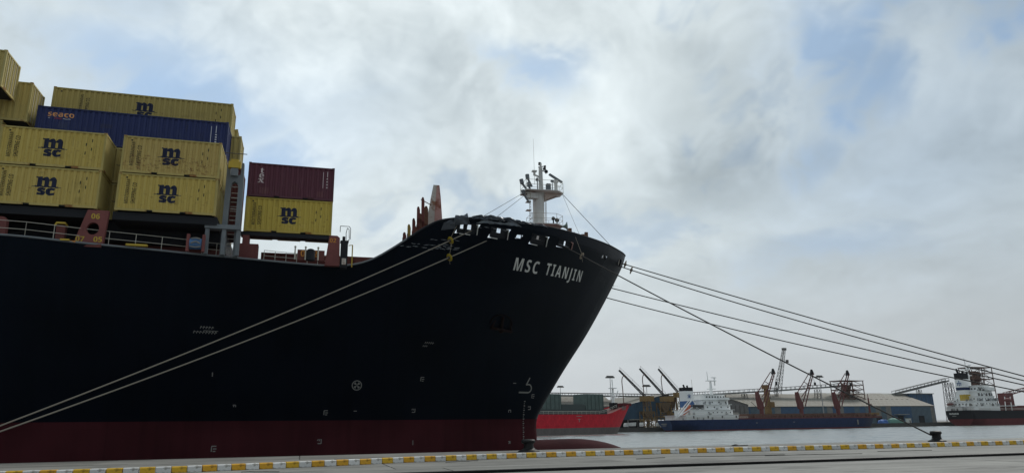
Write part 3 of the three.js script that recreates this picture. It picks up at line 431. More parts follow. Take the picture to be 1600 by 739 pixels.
function msc(x, k, cx, top, s = 1) {                       // m over sc, with the thin line between
  x.fillStyle = navy; const u = k * s, X = cx - 0.55 * u, y = top;
  x.beginPath(); x.rect(X - 0.02 * u, y + 0.02 * u, 0.3 * u, 0.76 * u); for (const o of [0.4, 0.82]) x.rect(X + o * u, y + 0.22 * u, 0.28 * u, 0.56 * u); x.fill();
  for (const o of [0.4, 0.82]) { x.beginPath(); x.ellipse(X + (o + 0.07) * u, y + 0.3 * u, 0.215 * u, 0.3 * u, 0, Math.PI, 2 * Math.PI); x.lineTo(X + (o + 0.07) * u - 0.215 * u, y + 0.3 * u); x.fill(); }
  x.fillRect(X - 0.1 * u, y + 0.02 * u, 0.2 * u, 0.1 * u); x.fillRect(X - 0.32 * u, y + 0.76 * u, 1.74 * u, 0.045 * u); x.fillRect(X - 0.12 * u, y + 0.7 * u, 1.34 * u, 0.1 * u);
  x.save(); x.translate(cx, y + 1.36 * u); x.scale(1.22, 1); x.font = `bold ${0.88 * u}px sans-serif`; x.textAlign = 'center'; x.fillText('sc', 0, 0); x.lineWidth = 0.07 * u; x.strokeStyle = navy; x.strokeText('sc', 0, 0); x.restore();
}
function upright(x, t, px, y0, y1, col, f = 'sans-serif') {  // text running up the side
  x.save(); x.fillStyle = col; x.translate(px, y1); x.rotate(-Math.PI / 2); x.font = `bold 100px ${f}`; const w = x.measureText(t).width; x.scale((y1 - y0) / w, 0.36 * (y1 - y0) / w * 8.5 / 2.2); x.fillText(t, 0, 0); x.restore();
}
function mscSide(L, H, base, at, rust, sd, big) {
  return paint(L, H, base, (x, k, w, h) => {
    msc(x, k, w * at, h * (big ? 0.2 : 0.23), 1.0);
    const o = L > 8 ? 1.9 : 0.62; upright(x, 'MEDITERRANEAN', k * o, h * 0.12, h * 0.86, '#2a2718'); upright(x, 'SHIPPING CO', k * (o + 0.42), h * 0.22, h * 0.84, '#2a2718');
    x.fillStyle = '#2a2718'; for (let i = 0; i < 4; i++) x.fillRect(w - k * (0.75 + (i % 2) * 0.35), h * (0.16 + 0.13 * i), k * 0.06, h * 0.09); x.fillRect(k * 0.35, h * 0.06, k * 0.12, k * 0.12);
  }, rust, sd);
}
const sides = {
  mscA: [mscSide(6.06, 2.59, '#c6af63', 0.5, 0.12, 3), [0.57, 0.46, 0.16]], mscB: [mscSide(6.06, 2.59, '#bea765', 0.49, 1.1, 5), [0.57, 0.46, 0.16]], mscC: [mscSide(6.06, 2.59, '#c7b05f', 0.5, 0.2, 8), [0.57, 0.46, 0.16]], mscD: [mscSide(6.06, 2.59, '#c6af52', 0.5, 0.2, 12), [0.58, 0.45, 0.1]],
  msc40: [mscSide(12.19, 2.59, '#b09e5d', 0.5, 0.05, 15, true), [0.52, 0.43, 0.15]],
  plain: [paint(12.19, 2.59, '#baa868', (x, k, w, h) => { msc(x, k, w * 0.5, h * 0.2, 1); }, 0.2, 21), [0.56, 0.47, 0.19]],
  seaco: [paint(12.19, 2.59, '#2a3566', (x, k, w, h) => {
    x.font = `bold ${0.62 * k}px sans-serif`; x.fillStyle = '#dfa36f'; x.fillText('seaco', k * 0.5, k * 0.66); x.fillStyle = '#b03040'; x.fillRect(k * 0.95, k * 0.78, k * 0.45, k * 0.05); x.fillStyle = '#d8d8e0'; x.fillRect(k * 1.5, k * 0.79, k * 0.48, k * 0.04); x.fillRect(k * 0.56, k * 0.77, k * 0.15, k * 0.04);
    x.fillStyle = '#c8ccd8'; x.fillRect(w - k * 1.05, h * 0.12, k * 0.04, h * 0.6); x.fillRect(w - k * 0.72, h * 0.1, k * 0.05, h * 0.24); for (let i = 0; i < 5; i++) x.fillRect(w - k * 0.74, h * (0.38 + i * 0.08), k * 0.12, h * 0.04);
  }, 0.02, 31), [0.022, 0.034, 0.13]],
  tex: [paint(6.06, 2.59, '#5f3442', (x, k, w, h) => {
    x.fillStyle = '#d9cfd0'; x.textAlign = 'center'; x.save(); x.scale(1.15, 1); x.font = `bold ${0.64 * k}px serif`; x.fillText('t', k * 0.74, h * 0.28); x.fillText('e', k * 0.72, h * 0.44); x.fillText('x', k * 0.7, h * 0.6); x.restore();
    x.fillRect(w - k * 0.72, h * 0.1, k * 0.035, h * 0.55); x.fillRect(w - k * 0.42, h * 0.08, k * 0.05, h * 0.18); for (let i = 0; i < 4; i++) x.fillRect(w - k * 0.46, h * (0.3 + i * 0.1), k * 0.1, h * 0.045);
  }, 0.04, 41), [0.115, 0.036, 0.056]],
  red: [paint(12.19, 2.59, '#6a3a3c', () => {}, 0.1, 51), [0.14, 0.04, 0.04]],
};
for (const k of Object.keys(sides)) { const [t, c] = sides[k]; sides[k] = { print: mat(1, 1, 1, 0.62, { map: t, specularIntensity: 0.6 }), coat: mat(c[0], c[1], c[2], 0.62, { map: grimeTex, specularIntensity: 0.6 }), lower: mat(c[0], c[1], c[2], 0.7, { map: rustTex }) }; }
const WD = 2.438, shapes = new Map();
function corrugated(L, H, pitch, depth) {                  // upright ribs along x, face towards +z, texture stretched once over the whole side
  const xs = [], n = Math.round(L / pitch), p = L / n; for (let i = 0; i < n; i++) for (const [f, d] of [[0, 0], [0.3, 0], [0.42, 1], [0.78, 1], [0.9, 0]]) xs.push([(i + f) * p, -d * depth]); xs.push([L, 0]);
  const P = [], U = []; for (let i = 1; i < xs.length; i++) { const [a, za] = xs[i - 1], [b, zb] = xs[i]; for (const [x, y, z] of [[a, 0, za], [b, 0, zb], [b, H, zb], [a, 0, za], [b, H, zb], [a, H, za]]) { P.push(x, y, z); U.push(x / L, y / H); } }
  const g = new THREE.BufferGeometry(); g.setAttribute('position', new THREE.Float32BufferAttribute(P, 3)); g.setAttribute('uv', new THREE.Float32BufferAttribute(U, 2)); g.computeVertexNormals(); return g;
}
function boxShapes(L, H) {
  const key = L + '/' + H; if (shapes.has(key)) return shapes.get(key);
  const s = {}; const r = 0.1, ph = H - 0.3, pl = L - 0.24;
  s.side = corrugated(pl, ph, 0.36, 0.06); s.side.translate(0.12, 0.17, -0.03);
  s.back = corrugated(pl, ph, 0.34, 0.042); s.back.rotateY(Math.PI); s.back.translate(L - 0.12, 0.17, -WD + 0.03); metreUV(s.back);
  s.front = metreUV(corrugated(WD - 0.26, ph, 0.27, 0.05)); s.front.rotateY(Math.PI / 2); s.front.translate(L - 0.03, 0.17, -0.13);
  s.rear = metreUV(corrugated(WD - 0.26, ph, 0.27, 0.05)); s.rear.rotateY(-Math.PI / 2); s.rear.translate(0.03, 0.17, -WD + 0.13);
  s.roof = B().box(0.06, L - 0.06, H - 0.09, H - 0.035, -WD + 0.06, -0.06).geo(); s.floor = B().box(0.06, L - 0.06, 0.06, 0.14, -WD + 0.06, -0.06).geo();
  s.post = B().box(0, 0.12, 0.115, H - 0.115, -0.12, 0).geo();
  s.top = B().box(0.12, L - 0.12, H - 0.13, H - 0.03, -0.08, -0.006).geo();
  const pk = []; for (const f of [0.34, 0.67]) pk.push([L * f - 0.18, L * f + 0.18]); const b = B(); let x = 0.12; for (const [a, c] of [...pk, [L - 0.12, 0]]) { b.box(x, a, 0.02, 0.17, -0.08, -0.006); x = c; } for (const [a, c] of pk) b.box(a, c, 0.13, 0.17, -0.08, -0.006); s.bottom = b.geo();
  s.head = B().box(-0.0, 0.09, H - 0.13, H - 0.03, -WD + 0.12, -0.12).geo(); s.sill = B().box(0, 0.09, 0.02, 0.17, -WD + 0.12, -0.12).geo();
  const cc = B(); for (const a of [0, L - 0.178]) for (const y of [0, H - 0.118]) for (const z of [-0.162, -WD]) cc.box(a - 0.003, a + 0.181, y, y + 0.118, z, z + 0.165); s.casting = cc.geo();
  const lk = B(); for (const z of [0.5, 0.95, 1.45, 1.9]) lk.bar([L + 0.02, 0.15, -z], [L + 0.02, H - 0.15, -z], 0.018, 5); s.locks = lk.geo();
  shapes.set(key, s); return s;
}
function container(kind, L, H, x, y, z, label, turned = false) {
  const g = thing('shipping_container', label, 'container', 'containers stacked on deck', [x, y, z]), s = boxShapes(L, H), m = sides[kind];
  addMesh('side_panel', s.side, m.print, g); addMesh('side_panel', s.back, m.coat, g); addMesh('end_wall', s.front, m.coat, g); addMesh('end_wall', s.rear, m.coat, g); addMesh('roof', s.roof, m.coat, g); addMesh('floor', s.floor, M.dark, g);
  for (const [a, b] of [[0, 0], [L - 0.12, 0], [0, -WD + 0.12], [L - 0.12, -WD + 0.12]]) addMesh('corner_post', s.post, m.coat, g).position.set(a, 0, b);
  for (const f of [0, 1]) { const t = addMesh('top_rail', s.top, m.coat, g), b = addMesh('bottom_rail', s.bottom, m.lower, g); if (f) { t.position.z = b.position.z = -WD + 0.086; } }
  for (const a of [0.005, L - 0.095]) { addMesh('end_header', s.head, m.coat, g).position.x = a; addMesh('end_sill', s.sill, m.lower, g).position.x = a; }
  addMesh('corner_castings', s.casting, m.lower, g).userData.kind = 'stuff';
  if (turned) addMesh('lock_rods', s.locks, M.paleSteel, g).userData.kind = 'stuff';
  return g;
}
const Y0 = 18.33, T = 2.61, Z1 = -49.6, Z2 = -52.12, Z3 = -54.64;
container('mscA', 6.06, 2.59, -19.46, Y0, Z1, 'lower yellow container at far left above the rail, beside the 06 support');
container('mscC', 6.06, 2.59, -19.44, Y0 + T, Z1, 'upper yellow container of the left pair, its top edge under the blue one');
container('mscC', 6.06, 2.59, -12.4, Y0, Z1, 'lower clean yellow container right of the 06 support');
container('mscB', 6.06, 2.59, -12.38, Y0 + T, Z1, 'rust-freckled yellow container directly in front of the blue one');
container('seaco', 12.19, 2.59, -18.5, Y0 + 2 * T, Z2, 'long dark blue container with orange lettering across two bays');
container('plain', 12.19, 2.59, -18.5, Y0, Z2, 'yellow container at deck level behind the lower front yellow pair');
container('plain', 12.19, 2.59, -18.5, Y0 + T, Z2, 'yellow container directly underneath the long blue one');
container('msc40', 12.19, 2.59, -18.6, Y0 + 3 * T, Z3, 'long yellow container topmost behind the blue one, against the sky');
container('red', 12.19, 2.59, -17.5, Y0, Z3, 'dark red container at deck level, its end behind the lashing bridge');
container('red', 12.19, 2.59, -17.5, Y0 + T, Z3, 'dark red container second from deck, its end behind the lashing bridge');
container('plain', 12.19, 2.59, -17.8, Y0 + 2 * T, Z3, 'yellow container under the long topmost one, behind the blue one');
for (let k = 0; k < 4; k++) container(k === 3 ? 'msc40' : 'plain', 12.19, 2.59, -18.65, Y0 + k * T, -59.7, ['yellow container at deck level in the row behind the dark red ones', 'yellow container second from deck in the row behind the dark red ones', 'yellow container third from deck in the row behind the dark red ones', 'pale yellow container end just right of the long topmost one, against the sky'][k], true);
container('mscD', 6.06, 2.59, -4.74, 18.14, -52.4, 'bright yellow container alone under the maroon one, nearest the bow');
container('tex', 6.06, 2.59, -4.72, 18.14 + T, -52.4, 'maroon container with white upright lettering, nearest the bow');
container('plain', 12.19, 2.59, -32.05, Y0 + 2 * T + 2.6, Z1, 'yellow container highest at the left edge, showing its underside', true);
container('plain', 12.19, 2.9, -31.2, 24.85, Z2, 'tall yellow container at upper left, its ribbed end beside the blue one', true);
container('plain', 12.19, 2.59, -32.6, 24.83 - T, Z2, 'yellow container under the tall one at upper left, set a little further aft', true);
for (let k = 0; k < 3; k++) container('plain', 12.19, 2.59, -34.9, Y0 + k * T, Z1, ['yellow container at deck level just beyond the left edge', 'yellow container second from deck just beyond the left edge', 'yellow container third from deck just beyond the left edge'][k]);
container('plain', 12.19, 2.59, -34.2, Y0, Z2, 'yellow container at deck level under the upper left stack'); container('red', 12.19, 1.26 + T, -34.2, Y0 + 2.6, Z2, 'dark red container in the middle of the upper left stack');

// ------------------------------------------------------------------ quay, kerb, bollards, rail
const concTex = grey(1024, (u, v) => { const a = fbm(u * 5, v * 9, 6, 5, 9, 101, 0.55), s = fbm(u * 4, v * 40, 4, 4, 40, 111), f = fbm(u * 120, v * 120, 2, 120, 120, 121), st = sstep(0.6, 0.74, fbm(u * 7, v * 12, 5, 7, 12, 131)); const k = 0.5 + 0.6 * a + 0.34 * (s - 0.5) + 0.14 * (f - 0.5) - 0.26 * st; return [k, k * 0.995, k * 0.97]; }, [19, 13]);
const concBump = grey(512, (u, v) => fbm(u * 30, v * 30, 5, 30, 30, 141), [6, 6]);
const conc = [0.275, 0.255, 0.295].map((k, i) => mat(k, k * 0.985, k * 0.94, 0.82, { map: concTex.clone(), bumpMap: concBump, bumpScale: 0.012 }));
conc.forEach((m, i) => { m.map.offset.set(i * 0.37, i * 0.61); m.map.needsUpdate = true; });
const joint = mat(0.1, 0.098, 0.09, 0.95);
const quay = structure('quay', B().box(-260, 300, -3, Q - 0.06, -45.2, 60).geo(), mat(0.2, 0.195, 0.18, 0.9, { map: concTex }));
{ // cast slabs with open joints between them
  seed = 5; const rowsZ = [[-45.2, -39.2], [-39.2, -33.2], [-33.2, -27.6], [-27.6, -23.95], [-23.55, -15], [-15, -5], [-5, 12], [12, 40]];
  rowsZ.forEach(([a, b], r) => { const w = r < 4 ? 9.5 : 14; for (let x = -95 + r * 1.7; x < 130; x += w) { const g = B().box(x + 0.025, x + w - 0.025, Q - 0.06, Q + rr(-0.012, 0), a + 0.025, b - 0.025); g.build('paving_slab', conc[(Math.floor(rnd() * 3) + r) % 3], quay); } });
  // hairline cracks, real slits filled with dirt
  const ck = B(); for (const [x0, z0, n, dx, dz] of [[17, -30.5, 9, 0.42, 0.12], [14, -29.8, 5, 0.3, -0.1], [20, -29.2, 10, 0.5, 0.09], [6, -31.6, 6, 0.26, -0.2], [-2, -28.8, 5, 0.3, 0.14], [27, -30.2, 7, 0.45, 0.1]]) { let x = x0, z = z0; for (let k = 0; k < n; k++) { const xn = x + dx * rr(0.6, 1.4), zn = z + dz * rr(-0.6, 2); ck.bar([x, Q + 0.001, z], [xn, Q + 0.001, zn], 0.018, 4); x = xn; z = zn; } }
  ck.build('crack', joint, quay);
}
// crane rail in its slot
{
  const r = thing('crane_rail', 'long dark steel crane rail running along the quay in front', 'rail', null, [0, Q, -23.75]);
  B().box(-95, 130, -0.058, -0.05, -0.2, 0.2).build('slot', M.iron, r);
  const b = B().plate([[-0.1, -0.05], [0.1, -0.05], [0.1, -0.01], [0.04, 0.01], [0.04, 0.04], [0.07, 0.045], [0.07, 0.075], [0.055, 0.085], [-0.055, 0.085], [-0.07, 0.075], [-0.07, 0.045], [-0.04, 0.04], [-0.04, 0.01], [-0.1, -0.01]], 0, 225); b.a[0].rotateY(Math.PI / 2); b.a[0].translate(-95, 0, 0); b.build('rail_section', M.iron, r);
}
// kerb of alternately yellow and white painted blocks
{
  const kz = pchip([[-30, -29.2], [-9.8, -29.54], [-6.8, -29.5], [0.3, -31.3], [5.3, -33.1], [11, -34.2], [18.6, -34.45], [25, -34.1], [31.1, -33.6], [40.3, -33.6], [80, -33.4]]);
  const k = thing('kerb', 'kerb of alternating yellow and white painted blocks along the quay edge', 'kerb', null, [0, Q, 0]);
  const wear = grey(256, (u, v) => { const a = fbm(u * 7, v * 7, 5, 7, 7, 151, 0.6), w = sstep(0.56, 0.7, a); return [mix(1, 0.5, w), mix(1, 0.48, w), mix(1, 0.44, w)]; }, [1.3, 1.1]);
  const ym = [0.5, 0.44].map((g) => { const m = mat(0.7, g * 0.84, 0.025, 0.7, { map: wear }); return m; }), wm = [0.74, 0.66].map((g) => mat(g, g, g * 0.99, 0.7, { map: wear })), ge = [];
  for (const h of [0.225, 0.215]) { const b = B().plate([[-0.16, 0], [0.16, 0], [0.16, h - 0.03], [0.13, h], [-0.13, h], [-0.16, h - 0.03]], 0, 0.49).geo(); b.rotateY(Math.PI / 2); ge.push(metreUV(b)); }
  seed = 9; let x = -24; for (let i = 0; x < 66; i++) { const L = 0.52 * (i % 2 ? 1.0 : 0.98), e = 0.2, a = Math.atan2(kz(x + e) - kz(x), e); const o = addMesh('kerb_block', ge[i % 7 === 3 ? 1 : 0], (i % 2 ? wm : ym)[Math.floor(rnd() * 2)], k); o.position.set(x, 0, kz(x)); o.rotation.y = -a + rr(-0.006, 0.006); x += L * Math.cos(a); }
}
// bollards: flared foot, waist, two-lobed head
function bollard(x, z, turn, label) {
  const g = thing('mooring_bollard', label, 'bollard', 'bollards on the quay edge', [x, Q, z], turn);
  const foot = B().lathe([[0.62, 0], [0.62, 0.05], [0.5, 0.1], [0.36, 0.16], [0.31, 0.24]], [0, 0, 0], 24).geo(); foot.scale(1.05, 1, 0.85); addMesh('foot', foot, M.iron, g);
  addMesh('stem', B().lathe([[0.31, 0.2], [0.28, 0.34], [0.3, 0.5]], [0, 0, 0], 20).geo(), M.iron, g);
  const hd = B().lathe([[0.02, 0.44], [0.3, 0.46], [0.4, 0.52], [0.41, 0.62], [0.36, 0.7], [0.02, 0.73]], [0, 0, 0], 24).geo(); hd.scale(1.05, 1, 0.8); hd.translate(-0.02, 0, 0); addMesh('head', hd, M.iron, g);
  return g;
}
bollard(12.93, -42.1, 0.1, 'black mooring bollard below the ship\'s bow with no rope on it'); const bolR = bollard(42.36, -41.7, 0.1, 'black mooring bollard at right with one rope made fast');
bollard(-17.5, -42, 0, 'black mooring bollard at the left end of the two pale ropes'); bollard(71.8, -42, 0, 'black mooring bollard at the far right end of four dark ropes');
tagged('mooring_ring', B().lathe([[0.05, 0], [0.3, 0.01], [0.26, 0.05], [0.1, 0.1], [0, 0.12]], [27.6, Q, -43.4], 16).bar([27.9, Q + 0.02, -43.4], [28.5, Q + 0.03, -43.4], 0.03, 6).geo(), M.iron, 'small black iron lump with a ring between the two bollards', 'mooring ring');
{ const p = []; for (let k = 0; k <= 14; k++) p.push([mix(33.5, 41.5, k / 14), Q + 0.03, -37.2 + 0.25 * Math.sin(k * 0.9) - k * 0.12]); tagged('hose', B().tube(p, 0.035, 6, 60).geo(), mat(0.16, 0.05, 0.045, 0.7), 'thin dark red hose lying behind the kerb near the right bollard', 'hose'); }

// ------------------------------------------------------------------ mooring ropes and rat guards
const ropeTex = grey(128, (u, v) => 0.62 + 0.38 * Math.abs(Math.sin((u * 8 + v * 3) * Math.PI)), [1, 1]);
function rope(p, q, sag, r, m, label) {
  p = V(p); q = V(q); const pts = []; for (let k = 0; k <= 40; k++) { const t = k / 40, v = p.clone().lerp(q, t); v.y -= sag * 4 * t * (1 - t); pts.push(v); }
  const g = new THREE.TubeGeometry(new THREE.CatmullRomCurve3(pts), 120, r, 7); tagged('mooring_rope', g, m, label, 'rope', 'mooring ropes from the bow'); return (t) => { const v = p.clone().lerp(q, t); v.y -= sag * 4 * t * (1 - t); return v; };
}
const pale = mat(0.29, 0.26, 0.22, 0.95, { map: (() => { const t = ropeTex.clone(); t.repeat.set(160, 2); t.needsUpdate = true; return t; })() });
const drk = mat(0.075, 0.07, 0.068, 0.95, { map: (() => { const t = ropeTex.clone(); t.repeat.set(160, 2); t.needsUpdate = true; return t; })() });
const rA = rope([12.4, 19.8, -54.6], [-17.6, 3.4, -41.9], 0.4, 0.042, pale, 'upper pale rope sloping left from the bow across the hull');
const rB = rope([14.5, 19.6, -55.6], [-17.2, 3.4, -41.9], 0.5, 0.042, pale, 'lower pale rope sloping left from the bow across the hull');
const rC = rope([21.9, 20.1, -59.2], [42.1, 3.42, -41.85], 0.2, 0.052, drk, 'dark rope from the bow down to the right bollard');
const rD = rope([30.9, 20.75, -67.1], [71.7, 3.4, -42], 0.3, 0.052, drk, 'uppermost of four dark ropes running right from the bow');
const rE = rope([30.7, 20.35, -66.9], [72.4, 3.45, -42.1], 0.8, 0.052, drk, 'second from top of four dark ropes running right from the bow');
rope([31.0, 19.1, -71.5], [71.2, 3.5, -41.8], 0.35, 0.052, drk, 'third from top of four dark ropes running right, from behind the stem');
rope([30.2, 18.05, -71.5], [71.6, 3.4, -42.1], 0.65, 0.052, drk, 'lowest of four dark ropes running right, from behind the stem');
function ratGuard(f, t, r, m, label, line) {
  const c = f(t), d = f(t + 0.01).sub(c).normalize(), g = thing('rat_guard', label, 'rat guard', 'rat guards on the ropes', c.toArray());
  const disc = B().lathe([[0.03, -0.01], [r * 0.5, -0.05], [r, -0.02], [r, 0.02], [r * 0.5, 0.04], [0.03, 0.05]], [0, 0, 0], 22).geo(), o = addMesh('disc', disc, m, g); o.quaternion.setFromUnitVectors(UP, d);
  const h = addMesh('hub', B().lathe([[0.02, -0.14], [0.12, -0.12], [0.13, 0.12], [0.02, 0.14]], [0, 0, 0], 12).geo(), M.ropeDark, g); h.quaternion.copy(o.quaternion);
  if (line) { const e = V(line).sub(c); addMesh('hanging_line', B().bar([0, 0.2, 0], e, 0.014, 5).bar([0, -0.2, 0], [0.05, -0.55, 0], 0.012, 5).geo(), M.ropePale, g); }
}
const rgY = mat(0.5, 0.38, 0.03, 0.65, { map: rustTex }), rgB = mat(0.3, 0.25, 0.19, 0.75, { map: rustTex });
ratGuard(rA, 0.065, 0.31, rgY, 'yellow rat guard disc on the upper pale rope', hp(10.9, 19.9, 0.15).toArray());
ratGuard(rB, 0.13, 0.31, rgY, 'yellow rat guard disc on the lower pale rope', rA(0.065).add(new THREE.Vector3(0.1, -0.2, 0)).toArray());
ratGuard(rC, 0.062, 0.32, rgB, 'rusty rat guard disc on the dark rope against the hull', hp(22.9, 21.0, 0.1).toArray());
ratGuard(rD, 0.012, 0.42, rgB, 'upper brown rat guard disc just off the stem', null); ratGuard(rE, 0.026, 0.42, rgB, 'lower brown rat guard disc just off the stem', null);

// ------------------------------------------------------------------ water
{
  const bump = grey(1024, (u, v) => { const a = fbm(u * 24, v * 40, 5, 24, 40, 161), b = fbm(u * 5, v * 9, 4, 5, 9, 171); return 0.6 * a + 0.4 * b; }, [23, 23]);
  const wm = mat(0.17, 0.19, 0.185, 0.22, { bumpMap: bump, bumpScale: 0.07, ior: 1.5 });
  // choppy harbour water as real waves across the dock, a flat sheet outside it
  const wave = (x, z) => { const w = fbm(x * 0.11 + 3, z * 0.26, 4, 0, 0, 181, 0.55), r = fbm(x * 0.035, z * 0.05, 3, 0, 0, 191); return (w - 0.5) * 0.75 + (r - 0.5) * 0.25; };
  const X0 = -20, X1 = 560, Z0 = -46, Z1w = -470, nx = 330, nz = 460, rows = [];
  for (let j = 0; j <= nz; j++) { const z = mix(Z0, Z1w, j / nz), r = []; for (let i = 0; i <= nx; i++) { const x = mix(X0, X1, i / nx), f = Math.min(1, i / 6, (nx - i) / 6, j / 6, (nz - j) / 6); r.push([x, wave(x, z) * f, z]); } rows.push(r); }
  const sea = structure('water', gridGeo(rows), wm);
  const e = (x0, x1, z0, z1) => [x0, x1, z0, z1]; for (const [x0, x1, z0, z1] of [[-2600, X0, -2600, 2600], [X1, 2600, -2600, 2600], [X0, X1, Z0, 2600], [X0, X1, -2600, Z1w]]) { const g = new THREE.PlaneGeometry(x1 - x0, z1 - z0); g.rotateX(-Math.PI / 2); g.translate((x0 + x1) / 2, 0, (z0 + z1) / 2); structure('water', metreUV(g), wm); }
}

// ------------------------------------------------------------------ the opposite bank
const FA = 7.6 * RAD, F0 = new THREE.Vector3(227.6, 0, -437), FE = new THREE.Vector3(Math.cos(FA), 0, -Math.sin(FA)), FN = new THREE.Vector3(-Math.sin(FA), 0, -Math.cos(FA));
const bankPos = (s, k, y = 0) => F0.clone().addScaledVector(FE, s).addScaledVector(FN, k).setY(y).toArray();
const bank = (name, label, cat, s, k, y = 0, group = null) => thing(name, label, cat, group, bankPos(s, k, y), FA);
const FY = 2.8;                                            // level of the far quay
const fm = {
  wall: mat(0.3, 0.28, 0.25, 0.9, { map: grimeTex }), soil: mat(0.2, 0.18, 0.15, 0.95, { map: grimeTex }),
  blueA: mat(0.045, 0.12, 0.24, 0.7, { map: grimeTex }), blueB: mat(0.1, 0.16, 0.21, 0.75, { map: grimeTex }), greyP: mat(0.24, 0.24, 0.23, 0.8, { map: grimeTex }), roof: mat(0.27, 0.265, 0.235, 0.75, { map: rustTex.clone() }), roofG: mat(0.36, 0.37, 0.35, 0.75, { map: grimeTex }),
  conveyor: mat(0.24, 0.25, 0.25, 0.8, { map: grimeTex }), steel: mat(0.12, 0.115, 0.11, 0.8), boomDark: mat(0.05, 0.05, 0.05, 0.8, { specularIntensity: 0.3 }), shipWhite: mat(0.86, 0.87, 0.87, 0.5), brown: mat(0.16, 0.085, 0.065, 0.85, { map: rustTex }), craneRed: mat(0.15, 0.036, 0.036, 0.75, { map: grimeTex }), rustBin: mat(0.13, 0.09, 0.05, 0.9, { map: rustTex }), ochre: mat(0.26, 0.17, 0.06, 0.8, { map: rustTex }),
  shipBlue: mat(0.013, 0.032, 0.1, 0.6, { map: grimeTex, specularIntensity: 0.25 }), shipRed: mat(0.62, 0.02, 0.04, 0.6, { map: grimeTex, specularIntensity: 0.25 }), shipGrey: mat(0.15, 0.13, 0.125, 0.8, { map: grimeTex }), shipDark: mat(0.014, 0.015, 0.02, 0.7, { map: grimeTex, specularIntensity: 0.25 }), hullRed: mat(0.15, 0.026, 0.03, 0.75, { map: grimeTex, specularIntensity: 0.25 }), lightBlue: mat(0.05, 0.13, 0.32, 0.6),
  green: mat(0.1, 0.15, 0.14, 0.75, { map: grimeTex }), glass: mat(0.02, 0.025, 0.03, 0.2), boatOrange: mat(0.6, 0.14, 0.06, 0.5), tarpB: mat(0.05, 0.14, 0.4, 0.7), tarpG: mat(0.1, 0.24, 0.2, 0.7), lampGrey: mat(0.34, 0.35, 0.36, 0.6),
};
{
  const g = B().box(-900, 900, -3, FY, -900, -22).geo(); const o = structure('far_quay', g, fm.soil); o.position.copy(F0); o.rotation.y = FA;
  const e = structure('far_quay_wall', B().box(-900, 900, -2.5, FY + 0.2, -22, -21).geo(), mat(0.075, 0.072, 0.068, 0.9, { map: grimeTex })); e.position.copy(F0); e.rotation.y = FA;
}
function hullParts(o, L, Bm, deck, boot, rake, mTop, mBoot, opt = {}) {      // x 0..L stern to bow, near side +z
  const W = (u) => { const b = Math.max(0, (u - 0.8) / 0.2), s = Math.min(1, u / 0.07); return Bm / 2 * (1 - Math.pow(b, 2.3)) * ((opt.transom ?? 0.8) + (1 - (opt.transom ?? 0.8)) * Math.sqrt(s)); };
  const us = []; for (let k = 0; k <= 60; k++) us.push(k < 12 ? k / 12 * 0.07 : 0.07 + (k - 12) / 48 * 0.93);
  const P = (u, f, y0, y1f, sg) => { const yt = y1f(u), y = mix(y0, yt, f), xs = L - rake * (1 - y / deck(1)), x0 = (opt.counter ?? 0) * (1 - Math.min(1, y / deck(0))); const nar = 1 - (1 - Math.min(1, y / 8 + 0.45)) * (u < 0.1 ? (1 - u / 0.1) * 0.9 : 0.25 * Math.max(0, (u - 0.8) / 0.2)); return [mix(x0, xs, u), y, sg * W(u) * nar]; };
  const sheet = (y0, y1f, n, sg) => { const r = []; for (let j = 0; j <= n; j++) r.push(us.map((u) => P(u, j / n, y0, y1f, sg))); return gridGeo(r); };
  for (const sg of [1, -1]) { addMesh('hull_side', sheet(boot, deck, 6, sg), mTop, o); addMesh('hull_bottom', sheet(-1, () => boot, 3, sg), mBoot, o); }
  const tr = (y0, y1, n) => { const a = [], b = []; for (let j = 0; j <= n; j++) { a.push(P(0, j / n, y0, () => y1, 1)); b.push(P(0, j / n, y0, () => y1, -1)); } return gridGeo([a, b]); };
  addMesh('transom', tr(boot, deck(0), 4), opt.transomMat ?? mTop, o); addMesh('transom_bottom', tr(-1, boot, 2), mBoot, o);
  const a = us.map((u) => { const p = P(u, 1, boot, deck, 1); return [p[0], p[1] - 0.7, p[2]]; }), b = a.map((p) => [p[0], p[1], -p[2]]); addMesh('deck', gridGeo([a, b]), M.deckRed, o);
  return P;
}
function windows(b, x0, x1, n, y, z, w = 0.9, h = 0.9) { for (let k = 0; k < n; k++) { const x = mix(x0, x1, n > 1 ? k / (n - 1) : 0.5); b.box(x - w / 2, x + w / 2, y, y + h, z - 0.05, z + 0.06); } }

